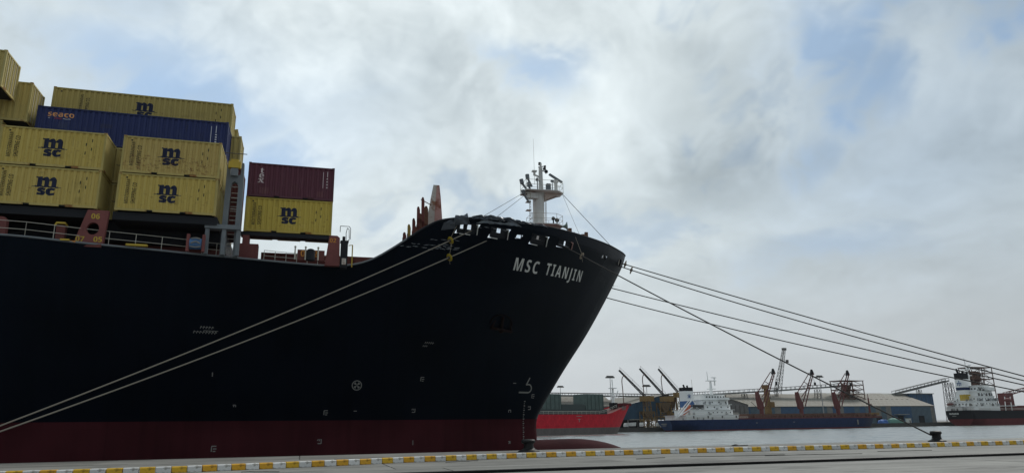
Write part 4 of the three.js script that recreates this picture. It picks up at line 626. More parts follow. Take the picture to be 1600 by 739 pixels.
// ---- red bulk carrier, bow to the right, half hidden behind the black stem
{
  const RA = 22 * RAD, n = new THREE.Vector3(-Math.sin(RA), 0, -Math.cos(RA)), e = new THREE.Vector3(Math.cos(RA), 0, -Math.sin(RA)), p = new THREE.Vector3(119, 0, -365).addScaledVector(e, -98).addScaledVector(n, 12);
  const o = thing('cargo_ship', 'bright red cargo ship with green hatch covers behind the black bow', 'cargo ship', 'ships at the opposite quay', p.toArray(), RA), L = 178;
  const dk = (u) => 10.6 + 5.8 * sstep(0.83, 0.985, u), P = hullParts(o, L, 24, dk, 3.6, 12, fm.shipRed, fm.shipGrey);
  for (const [x0, x1, y1] of [[92, 116, 21.4], [134, 148, 21.7], [60, 86, 20]]) addMesh('raised_hatch_cover', B().box(x0, x1, 10, y1, -2, 8).geo(), fm.green, o);
  { const b = B(); for (const [x0, x1, y1] of [[92, 116, 21.4], [134, 148, 21.7], [60, 86, 20]]) for (let x = x0 + 1.5; x < x1; x += 3) b.box(x - 0.2, x + 0.2, 11, y1 - 0.3, 8, 8.3); b.stuff().build('hatch_stiffener', mat(0.075, 0.11, 0.105, 0.8), o); }
  addMesh('hatch_coaming', B().box(58, 150, 10, 13.4, -8, 8.5).geo(), mat(0.045, 0.065, 0.065, 0.8), o);
  addMesh('hatch_cover', B().box(116.5, 133.5, 13.4, 16, -8, 8).geo(), mat(0.05, 0.07, 0.07, 0.8), o);
  const r = B(), pts = []; for (let x = 90; x < 158; x += 3.4) { const u = x / 168, y = dk(u); pts.push([x, y, 11.6]); } r.rail(pts, 1.6, null, 0.07); r.build('railing', M.railWhite, o);
  const m = addMesh('foremast', B().bar([164, 15, 0], [164, 26, 0], 0.9, 10, 0.55).bar([164, 26, 0], [163.8, 31, 0], 0.3, 8).box(162, 166, 25.6, 26, -1.5, 1.5).box(162.8, 165, 21, 21.4, -1, 1).bar([164, 18, 0], [168.5, 24.5, 0], 0.28, 6).bar([166.6, 21.7, 0], [169, 20.5, 0], 0.2, 6).geo(), fm.shipWhite, o); addMesh('mast_house', B().box(162.5, 165.5, 14, 17.4, -2, 2).geo(), fm.shipDark, o);
  const hullZ = (x, y) => { const u = Math.min(1, x / (L - 12 * (1 - y / dk(1)))); const q = P(u, (y - 3.6) / (dk(u) - 3.6), 3.6, dk, 1); return q[2] + 0.15; };
  { const b = B(); for (const [u, v, u2, v2] of [[0, 0, 0.7, 2.2], [0.7, 2.2, 1.4, 0], [2, 0, 2, 2.2], [2, 2.2, 3.2, 1.6], [2, 1.1, 3.2, 1.6], [3.8, 0, 4.4, 2.2], [4.4, 2.2, 5.2, 0.2], [5.2, 0.2, 5.8, 2.2]]) { const q = (a, c) => [162.5 + a, 13 + c, hullZ(162.5 + a, 13 + c)]; b.bar(q(u, v), q(u2, v2), 0.16, 4); } b.build('bow_lettering', M.mark, o); }
  addMesh('load_mark', B().box(123, 127, 9.5, 9.8, 11.95, 12.1).box(124.8, 125.2, 6.6, 8.2, 11.95, 12.1).box(124, 126, 7.9, 8.2, 11.95, 12.1).geo(), M.mark, o);
  addMesh('bow_fitting', B().box(169, 176, 15.5, 17.2, -3, 3).geo(), fm.hullRed, o);
}
// ---- blue bulk carrier with three red deck cranes
{
  const o = bank('cargo_ship', 'long dark blue cargo ship with white deckhouse and red deck cranes', 'cargo ship', 2.5, 6, 0, 'ships at the opposite quay'), L = 194, dk = (u) => 7.3 + 2.6 * sstep(0.9, 1, u);
  hullParts(o, L, 26, dk, 0.9, 7, fm.shipBlue, fm.hullRed, { transom: 0.55, transomMat: mat(0.028, 0.065, 0.17, 0.6), counter: 4 });
  addMesh('deck_edge', B().box(52, 186, 7.2, 8.1, 12.3, 12.75).geo(), fm.craneRed, o); addMesh('hatch_coaming', B().box(62, 184, 7, 9.4, -9, 9).geo(), fm.brown, o);
  for (const [x0, x1] of [[64, 76], [92, 112], [128, 146], [164, 178]]) addMesh('hatch_cover', B().box(x0, x1, 9.4, 10.8, -8.6, 8.6).geo(), fm.brown, o);
  const h = addMesh('deckhouse', B().box(10, 53, 7, 10.2, -12, 11.5).box(17, 50, 10.2, 13.6, -11, 9.6).box(22, 49, 13.6, 17, -10, 8.6).box(26, 48, 17, 20.2, -9, 8).box(29, 46, 20.2, 23.6, -8, 7.4).geo(), fm.shipWhite, o);
  addMesh('bridge_wing', B().box(40, 47, 20.1, 21.6, -13, 11).geo(), fm.shipWhite, h); for (const [a, b, y, z] of [[9, 53.6, 10.1, 12.1], [16, 51, 13.5, 10.6], [21, 49.8, 16.9, 9.6], [25, 48.8, 20.1, 8.8], [28.5, 46.6, 23.5, 7.9]]) addMesh('deck_overhang', B().box(a, b, y, y + 0.25, -12, z).geo(), fm.shipWhite, h);
  const w = B(); windows(w, 31, 45, 7, 21.6, 7.4, 1.1, 1.0); windows(w, 29, 46, 4, 18.2, 8); windows(w, 30, 47, 4, 14.9, 8.6); windows(w, 30, 48, 6, 11.5, 9.6, 0.8, 0.8); windows(w, 16, 51, 4, 8.2, 11.5, 1.1, 1.5); w.box(18, 27, 14.4, 17, 8.5, 8.7); w.stuff().build('windows', fm.glass, h);
  const wf = B(); for (let k = 0; k < 5; k++) wf.box(52.9, 53.1, 8, 9, -9 + k * 4, -7.8 + k * 4); wf.stuff().build('windows', fm.glass, h);
  const rl = B(); rl.rail([[10, 10.2, 11.3], [30, 10.2, 11.3], [53, 10.2, 11.3]], 1.3, null, 0.09).rail([[17, 13.6, 9.5], [27, 13.6, 9.5]], 1.3, null, 0.08).rail([[1.5, 7.5, 8], [10, 7.5, 11.5], [20, 7.5, 12.3], [40, 7.5, 12.5], [60, 7.5, 12.5]], 1.4, null, 0.09); rl.build('railing', M.railWhite, h);
  const f = addMesh('funnel', B().box(16.5, 23.5, 17.5, 26.2, -3, 3).geo(), fm.shipWhite, o); addMesh('funnel_band', B().box(16.4, 23.6, 15.5, 19.6, -3.1, 3.1).geo(), fm.lightBlue, f); addMesh('funnel_top', B().box(16.5, 23.5, 26.2, 28.6, -2.9, 2.9).bar([19, 28, 0], [18, 30.4, 0], 0.6, 8).bar([21.5, 28, 0], [21, 30, 0], 0.6, 8).geo(), fm.shipDark, f);
  { const em = []; for (const a of [0, 1, 2, 3, 4]) em.push(a); const b = B(); for (const a of [-0.9, -0.45, 0, 0.45, 0.9]) b.bar([20, 22, 3.05], [20 + 1.8 * Math.sin(a), 22 + 2.2 * Math.cos(a), 3.05], 0.16, 5); b.box(18.6, 21.4, 21.6, 22, 3.0, 3.12); b.build('funnel_emblem', fm.lightBlue, f); }
  const sl = addMesh('lifeboat_ramp', B().bar([8, 9, 6], [20, 20.5, 6], 0.45, 6).bar([8, 9, 3], [20, 20.5, 3], 0.45, 6).bar([5, 8, 6], [22, 16.5, 6], 0.4, 6).bar([20, 20.5, 6], [25, 14, 6], 0.3, 6).bar([7, 7, 6.5], [7, 12, 6.5], 0.35, 6).bar([4.5, 7, 7], [4.5, 12.4, 7], 0.3, 6).geo(), fm.shipWhite, o);
  { const g = new THREE.SphereGeometry(1, 14, 10); g.scale(5.2, 1.5, 1.6); g.rotateZ(0.72); g.translate(15.5, 13.6, 4.6); addMesh('lifeboat', metreUV(g.toNonIndexed()), fm.boatOrange, sl); }
  const m = addMesh('radar_mast', B().bar([41, 23.4, 0], [41, 33, 0], 1.3, 10, 0.7).bar([39, 33, 0], [38.6, 39.5, 0], 0.35, 6, 0.15).box(38, 45, 33, 33.5, -1.5, 1.5).bar([44.5, 30, 0], [44.5, 35.8, 0], 0.5, 8).box(42, 46, 35.2, 35.7, -0.4, 0.4).box(39, 43.5, 27.5, 28, -2, 2).bar([36, 23, 0], [36, 26.5, 0], 0.3, 6).geo(), fm.shipWhite, o);
  addMesh('aerial', B().bar([25.5, 17, 0], [25.2, 34, 0], 0.12, 5).geo(), M.railWhite, o);
  for (const s of [81, 118, 154]) {
    const c = addMesh('deck_crane', B().bar([s + 2.5, 7, 0], [s + 2.5, 15, 0], 1.6, 12, 1.4).plate([[s + 0.4, 14], [s + 4.2, 14], [s + 4, 17.5], [s + 1.8, 22], [s + 0.6, 26.2], [s - 0.8, 26], [s - 0.8, 21]], -1.2, 1.2).geo(), fm.craneRed, o);
    const j = B(); for (const z of [-1.3, 1.3]) j.bar([s + 5, 16, z * 1.3], [s + 17.6, 40, z * 0.6], 0.4, 4).bar([s + 1.4, 26, z], [s + 15.0, 34, z * 0.7], 0.1, 4); for (let t = 0.15; t < 1; t += 0.16) j.bar([mix(s + 5, s + 17.6, t), mix(16, 40, t), -1.7], [mix(s + 5, s + 17.6, t), mix(16, 40, t), 1.7], 0.25, 4);
    j.bar([s - 1, 24, 0], [s + 14.5, 40.2, 0], 0.3, 4).bar([s + 4, 22.5, 0], [s + 12, 29.8, 0], 0.3, 4).bar([s + 8, 33.5, 0], [s + 13, 31, 0], 0.28, 4); j.build('jib', fm.craneRed, c); addMesh('jib_head', B().plate([[s + 15.4, 38.6], [s + 18.4, 38.8], [s + 17.6, 41], [s + 16.8, 42.6], [s + 16.2, 41]], -0.9, 0.9).geo(), fm.shipDark, c);
    addMesh('hook_block', B().bar([s + 17, 40, 0], [s + 18.6, 33, 0], 0.09, 4).box(s + 18, s + 19.4, 30.8, 33.2, -0.4, 0.4).geo(), fm.shipDark, c);
  }
  addMesh('foremast', B().bar([189, 9, 0], [189, 22, 0], 0.8, 8, 0.5).box(187.5, 190.5, 17, 17.5, -1, 1).bar([190, 17, 0], [191.5, 17, 0], 0.4, 6).bar([189, 21, 0], [189, 25, 0], 0.25, 6).geo(), fm.craneRed, o); addMesh('windlass', B().box(185, 194, 9, 11, -4, 4).geo(), fm.ochre, o);
  { seed = 64; const a = B(), c = B(); for (let k = 0; k < 16; k++) { const t = k % 4, y = [7.4, 10.3, 13.7, 17.1][t], z = [12, 10.9, 9.4, 8.6][t], x = rr([6, 11, 18, 23][t], 54); c.box(x, x + rr(0.4, 1.8), y, y + rr(0.6, 2), z - rr(0.3, 1), z + 0.2); } for (let k = 0; k < 40; k++) { const x = rr(62, 184); a.box(x, x + rr(0.4, 2), 7.6, 7.6 + rr(0.8, 3), 10, 10 + rr(0.4, 1.6)); } a.stuff().build('deck_gear', fm.brown, o); c.stuff().build('deck_gear', fm.lampGrey, o); }
  addMesh('side_mark', B().box(66, 67.4, 4.6, 5, 13, 13.1).box(99, 100.4, 4.8, 5.2, 13, 13.1).box(160, 161, 2.6, 6, 12.7, 13.1).geo(), M.mark, o);
  addMesh('stern_mark', B().box(0.2, 0.5, 4.6, 5.2, -3, 3).box(0.4, 0.8, 3.6, 4.1, -2, 2).geo(), M.mark, o);
}
// ---- dark ship at the right edge, stern towards us
{
  const o = bank('cargo_ship', 'dark hulled ship with red bottom and yellow-marked funnel at the right edge', 'cargo ship', 287, 3, 0, 'ships at the opposite quay'), L = 170, dk = (u) => 12.0 - 0.5 * sstep(0, 0.2, u);
  hullParts(o, L, 26, dk, 5.2, 8, fm.shipDark, fm.hullRed, { transom: 0.86, counter: 2 });
  const h = addMesh('deckhouse', B().box(3, 34, 11, 15, -12, 12).box(6, 33, 15, 19, -11, 11).box(12, 32, 19, 23, -10.5, 10).box(14, 31, 23, 27, -10, 9.5).box(15, 30, 27, 31.5, -9.5, 9).geo(), fm.shipWhite, o); addMesh('bridge_wing', B().box(22, 30, 27.5, 30, -14, 13).geo(), fm.shipWhite, h); for (const [a, b, y, z] of [[2, 35, 14.9, 12.6], [5, 34, 18.9, 11.7], [11, 33, 22.9, 10.8], [13, 32, 26.9, 10.2], [14, 31, 31.4, 9.8]]) addMesh('deck_overhang', B().box(a, b, y, y + 0.3, -12.4, z).geo(), fm.shipWhite, h);
  const w = B(); windows(w, 16, 29, 7, 29, 9, 1.2, 1.2); windows(w, 15, 30, 6, 24.5, 9.5); windows(w, 14, 31, 6, 20.5, 10); windows(w, 9, 31, 7, 16.6, 11); for (let k = 0; k < 6; k++) w.box(14.9, 15.06, 28.5, 29.6, -8 + k * 2.8, -6.6 + k * 2.8).box(11.94, 12.06, 20.4, 21.4, -8 + k * 2.8, -6.8 + k * 2.8).box(5.94, 6.06, 16.4, 17.4, -9 + k * 3, -7.8 + k * 3); w.stuff().build('windows', fm.glass, h);
  const r = B(); r.rail([[0.5, 12, -10.5], [0.5, 12, -4], [0.5, 12, 3], [0.5, 12, 10], [8, 11.8, 12], [20, 11.6, 12.8], [40, 11.5, 12.9], [70, 11.5, 12.9]], 1.6, null, 0.1).rail([[3, 15, -11.5], [3, 15, 0], [3, 15, 11.5], [16, 15, 12], [34, 15, 12]], 1.5, null, 0.09).rail([[6, 19, -10.5], [6, 19, 10.5], [12, 19, 10.8]], 1.5, null, 0.09); r.build('railing', M.railWhite, h);
  const f = addMesh('funnel', B().box(8, 15.5, 15, 37, -4.5, 2.5).geo(), fm.shipWhite, o); addMesh('funnel_band', B().box(7.9, 15.6, 28.2, 30.4, -4.6, 2.6).geo(), fm.shipBlue, f); addMesh('funnel_patch', B().box(7.85, 14, 19.8, 24.6, -2.4, 2.6).geo(), M.yellow, f); addMesh('funnel_top', B().box(8, 15.5, 37, 42, -4.5, 2.5).bar([10, 42, -2], [8.5, 45.5, -2], 0.8, 8).bar([13, 42, 0], [13, 44, 0], 0.9, 8).geo(), fm.shipDark, f);
  { const b = B(); for (const [a, c] of [[[7.9, 31.6, -1], [7.9, 36, -1]], [[7.9, 34, -3], [7.9, 34, 1]], [[7.9, 32, -2.4], [7.9, 33.6, -2.4]], [[7.9, 32, 0.4], [7.9, 33.6, 0.4]]]) b.bar(a, c, 0.28, 5); b.build('funnel_emblem', fm.lightBlue, f); }
  addMesh('radar_mast', B().bar([22, 31, -2], [22, 47, -2], 1.1, 8, 0.6).bar([21, 46, -2], [20.5, 54.5, -2], 0.3, 6).box(18.5, 26, 45, 45.6, -4, 0).bar([25, 45, -2], [25.6, 49, -2], 0.5, 6).box(24, 27.6, 48.6, 49.2, -2.4, -1.6).box(20, 24, 40, 40.5, -4, 0).bar([20.6, 50, -2], [22.4, 51, -2], 0.3, 5).geo(), fm.shipWhite, o);
  { const g = new THREE.SphereGeometry(1, 14, 10); g.scale(4.6, 1.9, 1.6); g.translate(46, 19.6, 11.6); addMesh('lifeboat', metreUV(g.toNonIndexed()), fm.craneRed, o); addMesh('lifeboat_davit', B().bar([42, 11, 11], [42.5, 22.5, 11.8], 0.35, 6).bar([50, 11, 11], [49.5, 22.5, 11.8], 0.35, 6).box(38, 56, 15, 15.4, 6, 12).geo(), fm.shipWhite, o); }
  { const g = new THREE.SphereGeometry(1, 12, 8); g.scale(2, 1.2, 3.4); g.translate(5, 17, -9.5); addMesh('rescue_boat', metreUV(g.toNonIndexed()), fm.craneRed, o); }
  { seed = 63; const a = B(), c = B(); for (let k = 0; k < 34; k++) { const t = Math.floor(rr(0, 4)), y = [15.2, 19.2, 23.2, 27.2][t], z = [11.8, 10.9, 10.2, 9.6][t], x = rr([3, 6, 12, 14][t], 33); (k % 2 ? a : c).box(x, x + rr(0.4, 2), y, y + rr(0.6, 2.4), z - rr(0.3, 1.4), z + 0.3); } for (let k = 0; k < 16; k++) { const z = rr(-10, 10), y = [12, 15, 19][k % 3]; (k % 2 ? a : c).box([0.5, 3, 6][k % 3] + 0.2, [0.5, 3, 6][k % 3] + rr(0.6, 2), y, y + rr(0.8, 2.6), z, z + rr(0.5, 1.8)); } a.bar([14, 27, -8], [14, 35, -8], 0.25, 6).bar([28, 31, 5], [28, 38, 5], 0.25, 6).bar([30, 31, -6], [30, 36, -6], 0.2, 6); a.stuff().build('deck_gear', fm.steel, o); c.stuff().build('deck_gear', fm.lampGrey, o); }
  addMesh('hatch_coaming', B().box(42, 150, 11, 15.5, -9, 9).geo(), fm.craneRed, o); addMesh('crane_house', B().box(58, 66, 11, 26, -4, 4).geo(), fm.craneRed, o); addMesh('crane_jib', B().lattice([62, 25, 0], [110, 33, 0], 3, 1.6, 10, 0.25).geo(), fm.craneRed, o);
  addMesh('stern_lettering', B().box(-0.06, 0.2, 8.8, 9.6, -8, -1).box(0.02, 0.25, 7.4, 8, -6, -2.6).geo(), M.mark, o);
  { const b = B(); for (let k = 0; k < 7; k++) b.box(-0.1 + 0, 0.24, 8.8 + (k % 3) * 0.2, 10.2 - (k % 2) * 0.3, -8 + k * 1.15, -7.3 + k * 1.15); b.build('stern_lettering', M.nameWhite, o); }
}
// ---- warehouses
function shed(name, label, s0, s1, k0, k1, eave, ridge, panelW, mr, pick, opt = {}) {
  const o = bank(name, label, 'warehouse', s0, k0, FY), L = s1 - s0, D = k1 - k0, ev = eave - FY, rg = ridge - FY;
  let i = 0; for (let x = 0; x < L - 0.1; x += panelW, i++) addMesh('wall_panel', B().box(x, Math.min(L, x + panelW - 0.08), 0, ev, -0.25 - (i % 2) * 0.12, 0).geo(), pick(i), o);
  addMesh('side_wall', B().plate([[0, 0], [D, 0], [D, ev], [D / 2, rg], [0, ev]], 0, 0.3).geo().rotateY(Math.PI / 2).translate(-0.35, 0, 0), opt.gable ?? fm.greyP, o);
  addMesh('side_wall', B().plate([[0, 0], [D, 0], [D, ev], [D / 2, rg], [0, ev]], 0, 0.3).geo().rotateY(Math.PI / 2).translate(L + 0.05, 0, 0), opt.gable ?? fm.greyP, o);
  addMesh('back_wall', B().box(0, L, 0, ev, -D, -D + 0.3).geo(), fm.greyP, o);
  const rf = B(); const n = Math.max(1, Math.round(L / 12)); for (const sg of [0, 1]) for (let k = 0; k < n; k++) { const a = -0.9 + (L + 1.8) * k / n, b = -0.9 + (L + 1.8) * (k + 1) / n - 0.12, z0 = sg ? -D - 0.8 : 0.8, y0 = ev - 0.3; addMesh('roof_sheet', B().quad([a, y0, z0], [b, y0, z0], [b, rg + (k % 2) * 0.06, -D / 2], [a, rg + (k % 2) * 0.06, -D / 2]).quad([a, y0 - 0.25, z0], [b, y0 - 0.25, z0], [b, y0, z0], [a, y0, z0]).geo(), mr, o); }
  return o;
}
seed = 31;
const w1 = shed('warehouse', 'long warehouse with pale roof and blue and grey striped wall panels', 113, 328, 55, 115, 17.6, 28.5, 6.2, fm.roof, (i) => [fm.blueA, fm.greyP, fm.blueB, fm.blueA, fm.blueB][(i * 7 + (i >> 2)) % 5], {});
{ const b = B(); for (let x = 12; x < 210; x += 26) b.box(x, x + 7, 0.05, 6, 0.02, 0.15); b.stuff().build('doorway', fm.glass, w1); for (let x = 20; x < 200; x += 36) addMesh('awning', B().box(x, x + 14, 7, 7.5, 0, 4).geo(), fm.roofG, w1); const v = B(); for (let x = 150; x < 205; x += 6.5) v.box(x, x + 2.4, 20.3, 20.9, -18, -16); v.stuff().build('roof_vent', fm.steel, w1); }
{ // grey shed end-on to the water
  const o = bank('warehouse', 'grey gabled shed right of the white deckhouse', 'warehouse', 84, 50, FY), W = 29; addMesh('gable_wall', B().plate([[0, 0], [W, 0], [W, 15.5], [W * 0.42, 19.6], [0, 15]], -0.4, 0).geo(), mat(0.2, 0.2, 0.2, 0.85, { map: grimeTex }), o);
  for (let k = 1; k < 7; k++) addMesh('wall_rib', B().box(k * W / 7 - 0.2, k * W / 7 + 0.2, 0, 15.2, 0, 0.3).geo(), fm.steel, o);
  addMesh('roof_sheet', B().quad([-0.6, 15.2, 0.6], [W * 0.42, 20, 0.6], [W * 0.42, 20, -70], [-0.6, 15.2, -70]).geo(), fm.roofG, o); addMesh('roof_sheet', B().quad([W * 0.42, 20, 0.6], [W + 0.6, 15.6, 0.6], [W + 0.6, 15.6, -70], [W * 0.42, 20, -70]).geo(), fm.roofG, o); addMesh('side_wall', B().box(W - 0.3, W, 0, 15.4, -70, -0.4).geo(), fm.greyP, o);
}
{ // blue gable behind the red bow
  const o = bank('warehouse', 'blue gabled warehouse with pale roof behind the red bow', 'warehouse', -6, 48, FY), wm = [mat(0.03, 0.09, 0.16, 0.75, { map: grimeTex }), mat(0.036, 0.1, 0.175, 0.75, { map: grimeTex })], X = [0, 8, 16, 24, 32, 40, 48], ht = (x) => x < 42 ? mix(14, 23.2, x / 42) : mix(23.2, 20, (x - 42) / 8);
  for (let k = 0; k < 6; k++) addMesh('wall_panel', B().plate([[X[k], 5.5], [X[k + 1] - 0.06, 5.5], [X[k + 1] - 0.06, ht(X[k + 1])], [X[k], ht(X[k])]], -0.4, -(k % 2) * 0.1).geo(), wm[k % 2], o);
  for (let k = 0; k < 7; k++) addMesh('column', B().box(X[k] - 0.35, X[k] + 0.35, 0, 5.5, -0.5, 0).geo(), fm.greyP, o);
  addMesh('canopy', B().box(9, 50, 5.2, 6.0, 0, 5).geo(), fm.roofG, o); addMesh('back_wall', B().box(0, 48, 0, 14, -40, -39.7).geo(), fm.shipDark, o);
  addMesh('roof_sheet', B().quad([-2, 13.7, 0.8], [42, 23.6, 0.8], [42, 23.6, -70], [-2, 13.7, -70]).geo(), fm.roof, o); addMesh('roof_sheet', B().quad([42, 23.6, 0.8], [50, 20.2, 0.8], [50, 20.2, -70], [42, 23.6, -70]).geo(), fm.roof, o);
  const p = bank('warehouse', 'low shed with pale sloping roof left of the blue gable', 'warehouse', -60, 60, FY); addMesh('wall', B().box(0, 60, 0, 15.5, -30, 0).geo(), fm.greyP, p); addMesh('roof_sheet', B().quad([-1, 15.3, 1], [60, 15.3, 1], [60, 23, -16], [-1, 23, -16]).geo(), fm.roof, p); addMesh('roof_sheet', B().quad([-1, 23, -16], [60, 23, -16], [60, 15, -31], [-1, 15, -31]).geo(), fm.roof, p);
}
{ // larger shed far right
  const o = bank('warehouse', 'large pale roofed warehouse with blue end wall left of the dark ship', 'warehouse', 255, 120, FY), L = 150; addMesh('wall', B().box(0, L, 0, 18, -50, 0).geo(), fm.blueA, o);
  for (let k = 0; k < 8; k++) addMesh('roof_sheet', B().quad([k * 19 - 2, 18, 1], [k * 19 + 16.8, 18, 1], [k * 19 + 16.8, 29.6, -20], [k * 19 - 2, 29.6, -20]).geo(), k % 2 ? fm.roof : fm.roofG, o);
  addMesh('end_wall', B().box(L, L + 0.4, 0, 24, -50, 0).geo(), fm.blueA, o); const v = B(); for (let k = 0; k < 6; k++) v.box(98 + k * 5.5, 99.8 + k * 5.5, 20.2, 26, -14, -3.5); v.stuff().build('roof_light', fm.steel, o);
  const q = bank('warehouse', 'blue fronted shed between the long warehouse and the dark ship', 'warehouse', 330, 78, FY); addMesh('wall', B().box(0, 30, 0, 26, -30, 0).geo(), fm.blueA, q); addMesh('roof', B().box(-1, 31, 26, 26.6, -31, 1).geo(), fm.roofG, q); for (let k = 0; k < 5; k++) addMesh('wall_rib', B().box(k * 6 + 2, k * 6 + 2.4, 0, 26, 0, 0.3).geo(), fm.blueB, q);
}
// ---- conveyor galleries, transfer towers
{
  const gal = (label, pts, h, k, legs, r = 0.3) => {
    const o = bank('conveyor_gallery', label, 'conveyor', pts[0][0], k, FY), X = (p, dy = 0) => [p[0] - pts[0][0], p[1] - FY + dy, 0], z = 2;
    for (let i = 1; i < pts.length; i++) {
      const a = pts[i - 1], b = pts[i], n = Math.max(2, Math.round(Math.hypot(b[0] - a[0], b[1] - a[1]) / 5));
      addMesh('belt_housing', B().quad([...X(a).slice(0, 2), z], [...X(b).slice(0, 2), z], [...X(b, h * 0.42).slice(0, 2), z], [...X(a, h * 0.42).slice(0, 2), z]).quad([...X(a).slice(0, 2), -z], [...X(b).slice(0, 2), -z], [...X(b, h * 0.42).slice(0, 2), -z], [...X(a, h * 0.42).slice(0, 2), -z]).quad([...X(a).slice(0, 2), -z], [...X(b).slice(0, 2), -z], [...X(b).slice(0, 2), z], [...X(a).slice(0, 2), z]).geo(), fm.conveyor, o);
      const t = B(); for (const sg of [z, -z]) { t.bar([...X(a, h).slice(0, 2), sg], [...X(b, h).slice(0, 2), sg], r, 4); for (let q = 0; q <= n; q++) { const f = q / n, x = mix(X(a)[0], X(b)[0], f), y = mix(X(a)[1], X(b)[1], f); t.bar([x, y, sg], [x, y + h, sg], r * 0.6, 4); } } t.build('truss', fm.steel, o);
      addMesh('roof', B().quad([...X(a, h).slice(0, 2), -z * 1.2], [...X(b, h).slice(0, 2), -z * 1.2], [...X(b, h).slice(0, 2), z * 1.2], [...X(a, h).slice(0, 2), z * 1.2]).geo(), fm.conveyor, o);
    }
    for (const [s, y] of legs) addMesh('trestle', B().lattice([s - pts[0][0], 0, 0], [s - pts[0][0], y - FY, 0], 5, 3, 5, 0.25).geo(), fm.steel, o);
    return o;
  };
  gal('flat conveyor gallery above the green hatch covers', [[-70, 25.5], [62, 24.6]], 2.3, 66, [[-50, 25], [-12, 25], [50, 25]]);
  gal('rising conveyor gallery leading up to the brown trestle tower', [[58, 25], [104, 27], [165, 30], [240, 34.2]], 3.0, 75, [[110, 27], [132, 28], [156, 29], [212, 32]]);
  gal('steep conveyor gallery rising to the dark ship', [[316, 28], [392, 41]], 3.4, 84, [[388, 40], [396, 40], [350, 33]]);
  const tower = (label, s0, s1, y0, y1, k, m) => { const o = bank('trestle_tower', label, 'tower', s0, k, FY), W = s1 - s0, b = B(); for (const x of [0, W / 2, W]) for (const z of [0, -12]) b.bar([x, 0, z], [x, y1 - FY, z], 0.4, 4); const n = 4; for (let j = 0; j <= n; j++) { const y = mix(y0, y1, j / n) - FY; for (const z of [0, -12]) b.bar([0, y, z], [W, y, z], 0.35, 4); for (const x of [0, W]) b.bar([x, y, 0], [x, y, -12], 0.3, 4); if (j < n) { const y2 = mix(y0, y1, (j + 1) / n) - FY; b.bar([0, y, 0], [W / 2, y2, 0], 0.25, 4).bar([W / 2, y2, 0], [W, y, 0], 0.25, 4).bar([0, y2, -12], [W, y, -12], 0.25, 4); } } b.build('frame', m, o); addMesh('chute', B().plate([[W * 0.3, y0 - FY], [W * 0.45, y0 - FY], [W * 0.62, y1 - FY - 4], [W * 0.35, y1 - FY - 3]], -9, -4).geo(), m, o); { const d = B(); for (let q = 0; q < 26; q++) d.bar([rr(0, W), rr(y0, y1) - FY, rr(-12, 0)], [rr(0, W), rr(y0, y1) - FY, rr(-12, 0)], 0.22, 4); d.stuff().build('bracing', m, o); } addMesh('floor', B().box(0, W, (y0 + y1) / 2 - FY, (y0 + y1) / 2 - FY + 0.4, -12, 0).box(-1, W + 1, y1 - FY, y1 - FY + 0.35, -12.5, 0.5).geo(), m, o); };
  tower('brown steel trestle tower at the end of the rising conveyor', 236, 262, 24, 39.5, 70, fm.brown); tower('brown steel trestle tower behind the dark ship at right', 366, 394, 30, 51, 40, fm.brown);
}
